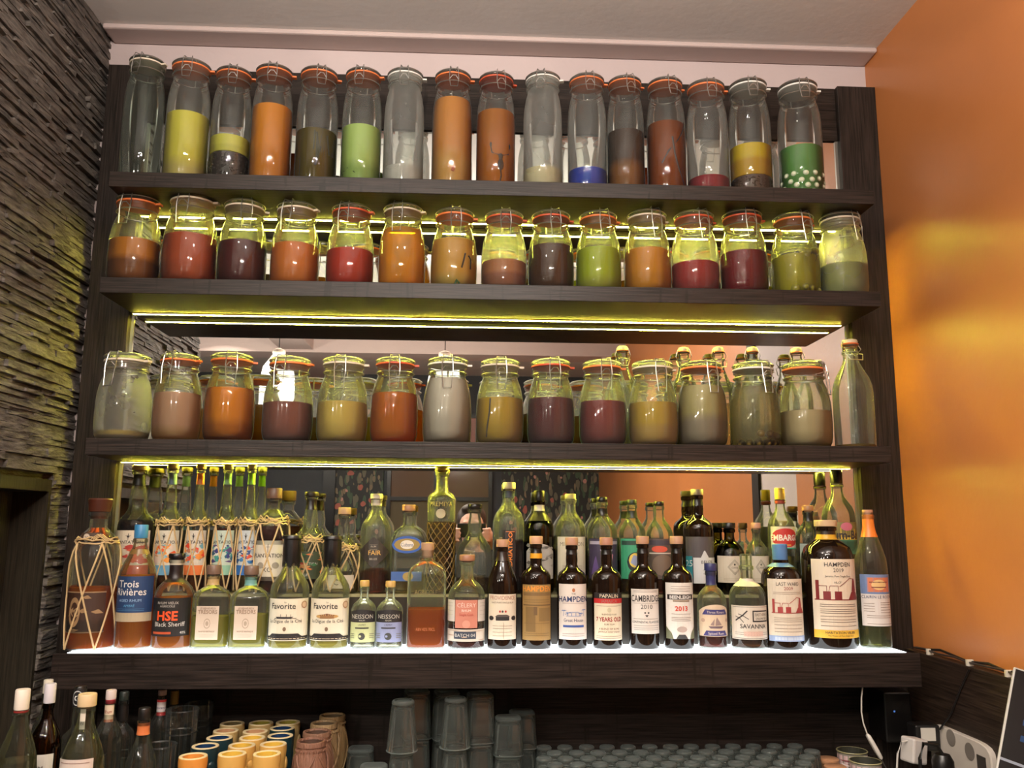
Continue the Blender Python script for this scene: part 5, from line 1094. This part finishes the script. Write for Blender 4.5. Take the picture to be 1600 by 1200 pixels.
# tins and wooden-lidded jar, right of the shot glasses
for px, py, lb in ((1331, 1172, 'open tin with pinkish patterned label, farther from camera'), (1352, 1188, 'open tin with pinkish patterned label, nearer the camera')):
    p = on_z(px, py, -.47); t = empty('open_tin', (p.x, p.y, ZCt)); tag(t, lb, 'tin', 'open tins right of the shot glasses'); h = .0796; r = .036
    MB().lathe([(r, 0), (r, .003), (r*.98, .004), (r*.98, h-.004)], 36, cap1=False).build('tin_body', P((140, 136, 124), .3), t)
    MB().ring(r, h-.001, .0016).build('rim', P((170, 164, 120), .3), t)
    MB().lathe([(r*.93, h-.02), (r*.95, h)], 32, cap1=False).build('inside', P((60, 60, 50), .4), t)
    wr = Wrap(r*.985, .008, h-.008, 3.0); label(t, wr, (206, 176, 176), chevrons([(120, 60, 60), (230, 216, 210), (60, 50, 60)], .1, .9, 31, 20))
for px, py, lb in ((1294, 1184, 'small round container with tan lid, behind the other tan lid'), (1305, 1196, 'small round container with tan lid, nearest the bottom edge')):
    p = on_z(px, py, -.485); t = empty('lidded_pot', (p.x, p.y-.0, ZCt)); tag(t, lb, 'container', 'tan-lidded containers'); h = .0646
    MB().lathe([(.022, 0), (.024, .003), (.024, h-.01)], 28).build('pot_body', P((120, 90, 66)), t); MB().lathe([(.025, h-.01), (.026, h-.008), (.026, h-.002), (.023, h)], 28).build('lid', P((190, 140, 104)), t)

# inline switch on its white cable, hanging from the lit shelf
def wpt(px, py, y): p = on_y(px, py, y); return (p.x, p.y, p.z)
pts = [(1348, 1069), (1346, 1090), (1346, 1112), (1349, 1130), (1355, 1147)]
q0 = Vector(wpt(1348, 1069, -.22)); q0.z = Z4-TH4-.0005
t = empty('light_cable', q0); tag(t, 'white cable with an inline switch hanging from the lit shelf', 'cable')
loc_ = lambda L_: [tuple(Vector(a)-q0) for a in L_]
P0 = [tuple(q0)]+[wpt(a, b, -.22) for a, b in pts[1:]]
MB().tube(loc_(P0), .0017, 8).build('cable', P((206, 200, 190)), t)
a, b = Vector(wpt(1355, 1147, -.22)), Vector(wpt(1377, 1186, -.222)); d = (b-a)
m = MB().lathe([(.004, 0), (.0075, .004), (.0085, .02), (.0085, d.length-.02), (.0075, d.length-.004), (.004, d.length)], 24, sq=4, dep=.6)
o = m.build('switch_body', P((222, 216, 206), .35), t); o.location = a-q0; o.rotation_euler = d.to_track_quat('Z', 'Y').to_euler()
MB().tube(loc_([tuple(b), wpt(1382, 1196, -.22), wpt(1392, 1215, -.22), wpt(1400, 1236, -.24)]), .0017, 8).build('cable', P((60, 56, 54)), t)

# board on the right wall with cables, sockets and plugs
XBF = WR-.026
struct('trim_7', MB().box(XBF, WR+.01, -1.5, -.026, FLOOR, -.236), M_WOODY, False, .001)
top = [on_x(px, py, WR-.013) for px, py in ((1432, 1012), (1447, 1016), (1470, 1018), (1495, 1022), (1513, 1031), (1545, 1036), (1574, 1048), (1592, 1052), (1640, 1070))]
for nm, off, lb in (('wall_cable', .0, 'black cable sagging along the top edge of the right-hand board'),):
    q0 = Vector((WR-.013, top[0].y, -.231)); t = empty(nm, q0); tag(t, lb, 'cable')
    zs = [.002, .004, .012, .006, .002, .010, .003, .010, .004]
    MB().tube([(WR-.013-q0.x, p.y-q0.y, zs[i]) for i, p in enumerate(top)], .0032, 8).build('cable', P((24, 20, 20)), t)
    MB().tube([(WR-.019-q0.x, p.y-q0.y, zs[-1-i]*.5+.001) for i, p in enumerate(top)], .0024, 8).build('cable', P((54, 46, 42)), t)
    for px, py in ((1451, 1020), (1513, 1033), (1574, 1050)):
        p = on_x(px, py, WR-.02); MB().box(-.012, .004, p.y-q0.y-.004, p.y-q0.y+.004, -.006, .009).build('cable_clip', P((214, 206, 190)), t, False, None, .001)
pl0, pl1 = on_x(1458, 1128, XBF), on_x(1556, 1170, XBF)
q0 = Vector((XBF, (pl0.y+pl1.y)/2, pl0.z-.055)); hw = abs(pl1.y-pl0.y)/2
t = empty('socket_panel', q0); tag(t, 'white rounded multi-socket plate on the dark right-hand board', 'socket panel')
m = MB(); seg = 48; v = []
for dx in (0, -.010, -.012):
    for j in range(seg):
        an = 2*PI*j/seg; c, n = math.cos(an), math.sin(an); kk = (abs(c)**6+abs(n)**6)**(-1/6); sc_ = 1 if dx > -.011 else .97
        v.append((dx, hw*kk*c*sc_, .058*kk*n*sc_))
f = [(i*seg+j, (i+1)*seg+j, (i+1)*seg+(j+1) % seg, i*seg+(j+1) % seg) for i in range(2) for j in range(seg)]; f.append(tuple(range(2*seg, 3*seg)))
m.add(v, f).build('plate', P((206, 196, 186), .4), t)
def disc_x(y, z, r, x0, x1, mat, nm):
    m = MB(); m.lathe([(r, 0), (r, x1-x0)], 28); o = m.build(nm, mat, t); o.rotation_euler = (0, -PI/2, 0); o.location = (-x0, y, z)
sk = on_x(1486, 1153, XBF-.012)
for dy in (0, -.075): disc_x(sk.y+dy-q0.y, sk.z-q0.z-.012*(dy != 0), .019, .0121, .0128, P((120, 112, 106)), 'socket_well')
p = on_x(1532, 1192, XBF-.012); MB().box(-.0132, -.012, p.y-q0.y-.022, p.y-q0.y+.012, p.z-q0.z-.016, p.z-q0.z+.016).build('network_port', P((60, 54, 50)), t, False, None, .001)
# plugs and adapters
def adapter(px, py, x, dims, mat, lb, name='power_adapter', stripe=False, cord=None):
    p = on_x(px, py, x); t = empty(name, (p.x, p.y, p.z)); tag(t, lb, 'power adapter')
    a, b, c = dims; MB().box(-a, 0, -b/2, b/2, -c/2, c/2).build('housing', mat, t, False, None, .004)
    if stripe: MB().box(-a*.8, -a*.2, -b/2-.0006, -b/2, -c*.1, c*.4).build('sticker', P((206, 200, 190)), t, False)
    if cord: MB().tube([tuple(Vector(q)-Vector((p.x, p.y, p.z))) for q in cord], .0024, 8).build('cord', mat if mat is M_BLACKCAP else P((206, 200, 190)), t)
adapter(1462, 1150, XBF-.0135, (.060, .045, .060), M_BLACKCAP, 'black power adapter with white sticker plugged into the socket plate', stripe=True, cord=[tuple(on_x(1468, 1140, XBF-.02)), tuple(on_x(1486, 1115, XBF-.004)), tuple(on_x(1500, 1078, XBF-.004)), tuple(on_x(1515, 1045, XBF-.004))])
p = on_y(1428, 1172, -.36)
t = empty('usb_charger', (p.x, p.y, p.z)); tag(t, 'grey-white cube charger among the black plugs', 'charger')
MB().box(-.02, .02, -.02, .02, -.026, .026).build('housing', P((196, 190, 186), .4), t, False, None, .004)
MB().tube([(-.02, 0, .018), (-.035, 0, .014), (-.045, 0, -.01), (-.045, 0, -.05), (-.03, 0, -.13)], .002, 8).build('cord', P((200, 196, 190)), t)
t.rotation_euler = (0, .15, .3)
p = on_y(1474, 1200, -.42)
t = empty('power_plug', (p.x, p.y, p.z)); tag(t, 'bulky black plug beside the cube charger', 'plug')
MB().lathe([(.018, -.03), (.022, -.02), (.022, .015), (.015, .028)], 24).build('housing', M_BLACKCAP, t); MB().tube([(0, 0, .028), (-.01, 0, .045), (-.04, 0, .05), (-.05, 0, .02), (-.05, 0, -.10)], .004, 8).build('cord', M_BLACKCAP, t)
p = on_y(1398, 1118, -.10)
t = empty('black_charger_box', (p.x, p.y, p.z)); tag(t, 'black box with tiny blue lights fixed below the shelf end', 'box')
MB().box(-.035, .035, -.02, .075, -.06, .06).build('housing', P((16, 14, 14), .3), t, False, None, .004)
MB().box(-.012, -.008, -.0206, -.02, .012, .016).add([], []).build('indicator_light', emit('blue_indicator', (.15, .35, 1, 1), .6), t, False)

# laptop, lower right corner
A_, B_ = on_y(1550, 1232, -.70), on_y(1584, 1041, -.64)
t = empty('laptop', A_); tag(t, 'open silver laptop with a dark screen in the lower right corner', 'laptop')
up = (B_-A_); hgt = up.length; up.normalize(); rt = Vector((1, -.35, .0)); rt = (rt-up*rt.dot(up)).normalized(); nn = rt.cross(up)
if nn.y > 0: nn = -nn
def slab(w0, w1, h0, h1, d0, d1, mat, nm, bv=0):
    m = MB().box(w0, w1, d0, d1, h0, h1); o = m.build(nm, mat, t, False, None, bv)
    M = Matrix((rt, -nn, up)).transposed().to_4x4(); o.matrix_local = M; return o
slab(0, .31, 0, hgt, 0, .006, P((170, 166, 160), .3), 'lid_shell', .004)
slab(.004, .306, .004, hgt-.004, -.0008, .001, P((12, 12, 14), .15), 'screen', 0)
MI = emit('keyboard_glints', (.20, .32, .62, 1), .22)  # faint blue glow standing in for keyboard reflections on the screen
sc2 = [slab(.030+.036*i, .038+.036*i, hgt-.045-.030*j, hgt-.034-.030*j, -.0012, -.0008, MI, 'keyboard_glint') for i in range(6) for j in range(4)]
slab(.004, .306, .055, .060, -.0012, -.0008, P((120, 126, 140)), 'reflected_stripe')  # light stripe painted in for a reflection across the screen
m = MB().box(0, .31, -.20, 0, -.014, 0); o = m.build('keyboard_base', P((170, 166, 160), .3), t, False, None, .003); o.rotation_euler = (0, 0, math.atan2(rt.y, rt.x))

# ------------------------------------------------------------------ the room seen in the mirror, and added fill lights
for i, (x, y) in enumerate(FILL_LIGHTS):  # visible discs for the added fill lamps
    t = empty('fill_downlight', (x, y, CEIL-.0005)); tag(t, 'small round ceiling disc added to fill the room with light', 'ceiling light', 'added ceiling fill discs')
    MB().lathe([(.062, -.006), (.062, 0)], 32, cap0=False).add([], []).build('trim_ring', P((220, 216, 206)), t); MB().lathe([(.05, -.004), (.05, -.001)], 28).build('diffuser', emit('fill_diffuser', (1, .84, .66, 1), 3), t)
for i, (x, y) in enumerate(UPFILLS):  # bowls made up to hold the added ceiling fill lamps
    t = empty('added_fill_bowl', (x, y, CEIL)); tag(t, 'added opaque bowl, out of view, holding a ceiling fill light, %s of two' % ('left', 'right')[i], 'pendant lamp', 'added ceiling fill bowls')
    for a in (0, 2.1, 4.2): MB().tube([(0, 0, 0), (.1*math.cos(a), .1*math.sin(a), -.33)], .0015, 6).build('cord', M_BLACKCAP, t)
    MB().lathe([(.03, -.385), (.07, -.375), (.10, -.35), (.11, -.325), (.105, -.325), (.09, -.345), (.001, -.362)], 36, cap1=False).build('bowl', P((206, 200, 190)), t)
for i, (x, y) in enumerate(SPOTS):
    t = empty('track_spotlight', (x, y, CEIL)); tag(t, 'small adjustable ceiling spotlight aimed at the shelves', 'ceiling light', 'four aimed ceiling spotlights')
    MB().tube([(0, 0, 0), (0, 0, -.15)], .006, 8).build('stem', P((220, 216, 206)), t)
    o = MB().lathe([(.034, -.05), (.034, .03), (.02, .045)], 28, cap0=False).build('lamp_can', P((220, 216, 206)), t); o.location = (0, 0, -.17); o.rotation_euler = (math.radians(58), 0, 0)
M_BELL = thin_glass('pendant_glass', (.95, .95, .93), (.6, .6, .58), .10, edgehaze=.2)
for i, (x, y) in enumerate(PENDANTS):
    t = empty('bell_pendant', (x, y, CEIL)); tag(t, ('clear glass bell pendant lamp mirrored between the third-shelf jars at left', 'clear glass bell pendant lamp mirrored above the milky white jar', 'added glass bell pendant lamp, hidden at far left, to light the ceiling', 'glass bell pendant hanging left above the bar', 'glass bell pendant hanging right above the bar')[i], 'pendant lamp', 'glass bell pendants of the room')
    MB().tube([(0, 0, 0), (0, 0, -.33)], .003, 8).build('cord', M_BLACKCAP, t)
    MB().lathe([(.035, -.36), (.04, -.35), (.04, -.335), (.01, -.32)], 24).build('lamp_cap', P((206, 190, 176)), t)
    MB().lathe([(.10, -.74), (.105, -.70), (.105, -.52), (.09, -.44), (.055, -.39), (.035, -.36)], 40, cap0=False, cap1=False).build('glass_bell', M_BELL, t)
    MB().lathe([(.014, -.44), (.014, -.36)], 16).build('bulb_holder', P((60, 50, 40)), t)
def floral_mat():
    m, nt, out = new_mat('floral_wallpaper'); L = nt.links.new; p = principled(nt, out, (.02, .02, .02, 1), .6)
    tc = N(nt, 'ShaderNodeTexCoord'); last = None; base = (.018, .020, .018, 1)
    def layer(scale, thr, col, mapsc, prev, rot):
        mp = N(nt, 'ShaderNodeMapping'); mp.inputs['Scale'].default_value = mapsc; mp.inputs['Rotation'].default_value = (0, rot, 0); L(tc.outputs['Object'], mp.inputs[0])
        nz = N(nt, 'ShaderNodeTexNoise'); nz.inputs['Scale'].default_value = 8; v = N(nt, 'ShaderNodeTexVoronoi'); v.inputs['Scale'].default_value = scale
        ad = N(nt, 'ShaderNodeVectorMath', operation='MULTIPLY_ADD'); ad.inputs[1].default_value = (.08, .08, .08); L(nz.outputs[1], ad.inputs[0]); L(mp.outputs[0], nz.inputs[0]); L(mp.outputs[0], ad.inputs[2]); L(ad.outputs[0], v.inputs[0])
        lt = N(nt, 'ShaderNodeMath', operation='LESS_THAN'); lt.inputs[1].default_value = thr; L(v.outputs['Distance'], lt.inputs[0])
        mx = N(nt, 'ShaderNodeMix', data_type='RGBA'); mx.inputs[7].default_value = col; L(lt.outputs[0], mx.inputs[0])
        if prev is None: mx.inputs[6].default_value = base
        else: L(prev, mx.inputs[6])
        return mx.outputs[2]
    o = layer(9, .40, (.05, .09, .05, 1), (2.6, 1, .9), None, .6); o = layer(8, .34, (.13, .12, .08, 1), (2.4, 1, .9), o, -.8); o = layer(10, .26, (.20, .15, .09, 1), (2.2, 1, .8), o, .9)
    o = layer(6, .20, (.36, .10, .07, 1), (1.2, 1, 1), o, 0); o = layer(7, .15, (.5, .24, .20, 1), (1.4, 1, 1), o, .3)
    L(o, p.inputs['Base Color']); return m
M_FLORAL = floral_mat()
FX = lambda px: (px-737)/1332*7.9-.03
struct('wall_front_wallpaper_left', MB().box(FX(527), FX(600), BACKY, BACKY+.02, FLOOR, CEIL-.25), M_FLORAL)
struct('wall_front_wallpaper_right', MB().box(FX(782), WR, BACKY, BACKY+.02, FLOOR, CEIL-.25), M_FLORAL)
struct('trim_8', MB().box(FX(509), FX(527), BACKY, BACKY+.05, FLOOR, CEIL-.2), M_BLACKCAP)
for i, (a, b) in enumerate(((606, 684), (686, 768))):
    x0, x1 = FX(a), FX(b); t = empty('window_%d' % (i+1), ((x0+x1)/2, BACKY+.001, FLOOR+.8)); t['kind'] = 'structure'
    hw = (x1-x0)/2; m = MB()
    m.box(-hw, -hw+.035, 0, .05, 0, 1.75); m.box(hw-.035, hw, 0, .05, 0, 1.75)
    for z in (0, .45, .95, 1.35, 1.715): m.box(-hw+.035, hw-.035, 0, .05, z, z+.035)
    m.build('window_frame', M_BLACKCAP, t, False)
    for k, (z0, z1, c) in enumerate(((.035, .45, (96, 84, 64)), (.485, .95, (104, 96, 78)), (.985, 1.35, (112, 92, 78)), (1.385, 1.715, (150, 96, 84)))):
        MB().box(-hw+.035, hw-.035, .012, .02, z0, z1).build('glass_pane', P(c, .12), t, False)

# ------------------------------------------------------------------ the photographer, seen only as a reflection
def blob(parts, name, mat, parent, vox=.006):
    m = MB()
    for p in parts:
        if p[0] == 'b': m.ball(*p[1:])
        else:
            (x0, y0, z0), r0, (x1_, y1_, z1_), r1 = p[1:]
            a, b = Vector((x0, y0, z0)), Vector((x1_, y1_, z1_)); n = max(2, int((b-a).length/(min(r0, r1)*.5)))
            for i in range(n+1): q = a+(b-a)*i/n; m.ball(tuple(q), r0+(r1-r0)*i/n, u=12, w=8)
    o = m.build(name, mat, parent)
    r = o.modifiers.new('join', 'REMESH'); r.mode = 'VOXEL'; r.voxel_size = vox; r.use_smooth_shade = True
    s_ = o.modifiers.new('smooth', 'SMOOTH'); s_.iterations = 6; s_.factor = .5
    return o
M_SKIN = plain((.62, .36, .27, 1), .5); M_HAIR = plain((.03, .018, .012, 1), .6); M_CLOTH = plain((.025, .028, .035, 1), .8); M_JEAN = plain((.03, .04, .07, 1), .8)
px_, py_ = CAM.x-.0, CAM.y-.30       # the person stands behind the phone, facing the shelves (+y)
person = empty('person', (px_, py_, FLOOR)); tag(person, 'person in dark clothes raising a phone, glimpsed in the mirror among the bottles', 'person')
HZ = CAM.z-FLOOR-.01
sk = []
sk += [('b', (0, 0, HZ+.02), .076, .095, .105), ('b', (0, .035, HZ-.055), .056, .062, .062), ('b', (0, .095, HZ-.01), .013, .020, .022), ('b', (0, .088, HZ-.055), .026, .010, .008), ('b', (0, .070, HZ-.095), .026, .022, .018)]
for s_ in (-1, 1): sk += [('b', (s_*.078, -.005, HZ), .010, .018, .030), ('b', (s_*.040, .066, HZ-.03), .024, .022, .024), ('b', (s_*.030, .082, HZ+.030), .024, .012, .008)]
sk += [('c', (0, -.02, HZ-.07), .052, (0, -.03, HZ-.17), .058)]
for s_ in (-1, 1):
    sh, el, wr = (s_*.185, -.03, HZ-.24), (s_*.235, .13, HZ-.36), (s_*.115, .235, HZ-.09)
    sk += [('c', sh, .046, el, .038), ('c', el, .036, wr, .026), ('c', wr, .026, (s_*.092, .265, HZ-.04), .030)]
    for k in range(4):
        z = HZ-.005-.021*k; ln = (.066, .076, .072, .058)[k]
        b0 = (s_*.098, .272, z); b1 = (s_*.092, .300, z); b2 = (s_*(.092-ln*.45), .312, z)
        sk += [('c', b0, .0098, b1, .0092), ('c', b1, .0092, b2, .0078)]
    sk += [('c', (s_*.090, .255, HZ-.055), .012, (s_*.062, .262, HZ-.015), .0095), ('c', (s_*.062, .262, HZ-.015), .0095, (s_*.040, .268, HZ-.004), .008)]
sk += [('c', (0, -.03, HZ-.2), .10, (0, -.03, HZ-.55), .11)]
for s_ in (-1, 1): sk += [('c', (s_*.09, -.02, HZ-.62), .085, (s_*.11, .0, .50), .055), ('c', (s_*.11, 0, .50), .052, (s_*.12, -.02, .09), .036), ('c', (s_*.12, -.03, .05), .036, (s_*.13, .12, .035), .034)]
blob(sk, 'body', M_SKIN, person, .007)
for s_ in (-1, 1):
    MB().ball((s_*.031, .080, HZ+.008), .0125, .010, .009).build('eye', P((226, 220, 214), .2), person)
    MB().ball((s_*.031, .0905, HZ+.008), .005, .002, .005).build('iris', P((50, 34, 24), .2), person)
blob([('b', (0, -.018, HZ+.045), .088, .098, .095), ('b', (0, -.055, HZ-.02), .076, .062, .09), ('b', (.0, .045, HZ+.105), .062, .040, .030)], 'hair', M_HAIR, person, .008)
cl = [('c', (0, -.03, HZ-.22), .115, (0, -.03, HZ-.62), .13), ('c', (-.14, -.03, HZ-.25), .075, (.14, -.03, HZ-.25), .075), ('c', (-.09, -.03, HZ-.42), .10, (.09, -.03, HZ-.42), .10), ('c', (-.07, -.03, HZ-.62), .11, (.07, -.03, HZ-.62), .11)]
for s_ in (-1, 1): cl += [('c', (s_*.185, -.03, HZ-.24), .062, (s_*.235, .13, HZ-.36), .052), ('c', (s_*.235, .13, HZ-.36), .050, (s_*.13, .222, HZ-.12), .037)]
blob(cl, 'jacket', M_CLOTH, person, .010)
blob([('c', (s_*.09, -.02, HZ-.66), .105, (s_*.11, 0, .50), .072) for s_ in (-1, 1)]+[('c', (s_*.11, 0, .50), .070, (s_*.12, -.02, .08), .060) for s_ in (-1, 1)], 'trousers', M_JEAN, person, .012)
t = empty('smartphone', (CAM.x, CAM.y-.013, CAM.z-.01)); tag(t, 'black smartphone held up sideways by the mirrored person', 'phone')
MB().box(-.077, .077, -.004, .004, -.050, .024).build('phone_body', P((14, 14, 16), .2), t, False, None, .003)
MB().lathe([(.008, 0), (.008, .0012)], 20).build('camera_ring', P((50, 50, 54), .2), t).rotation_euler = (-PI/2, 0, 0)
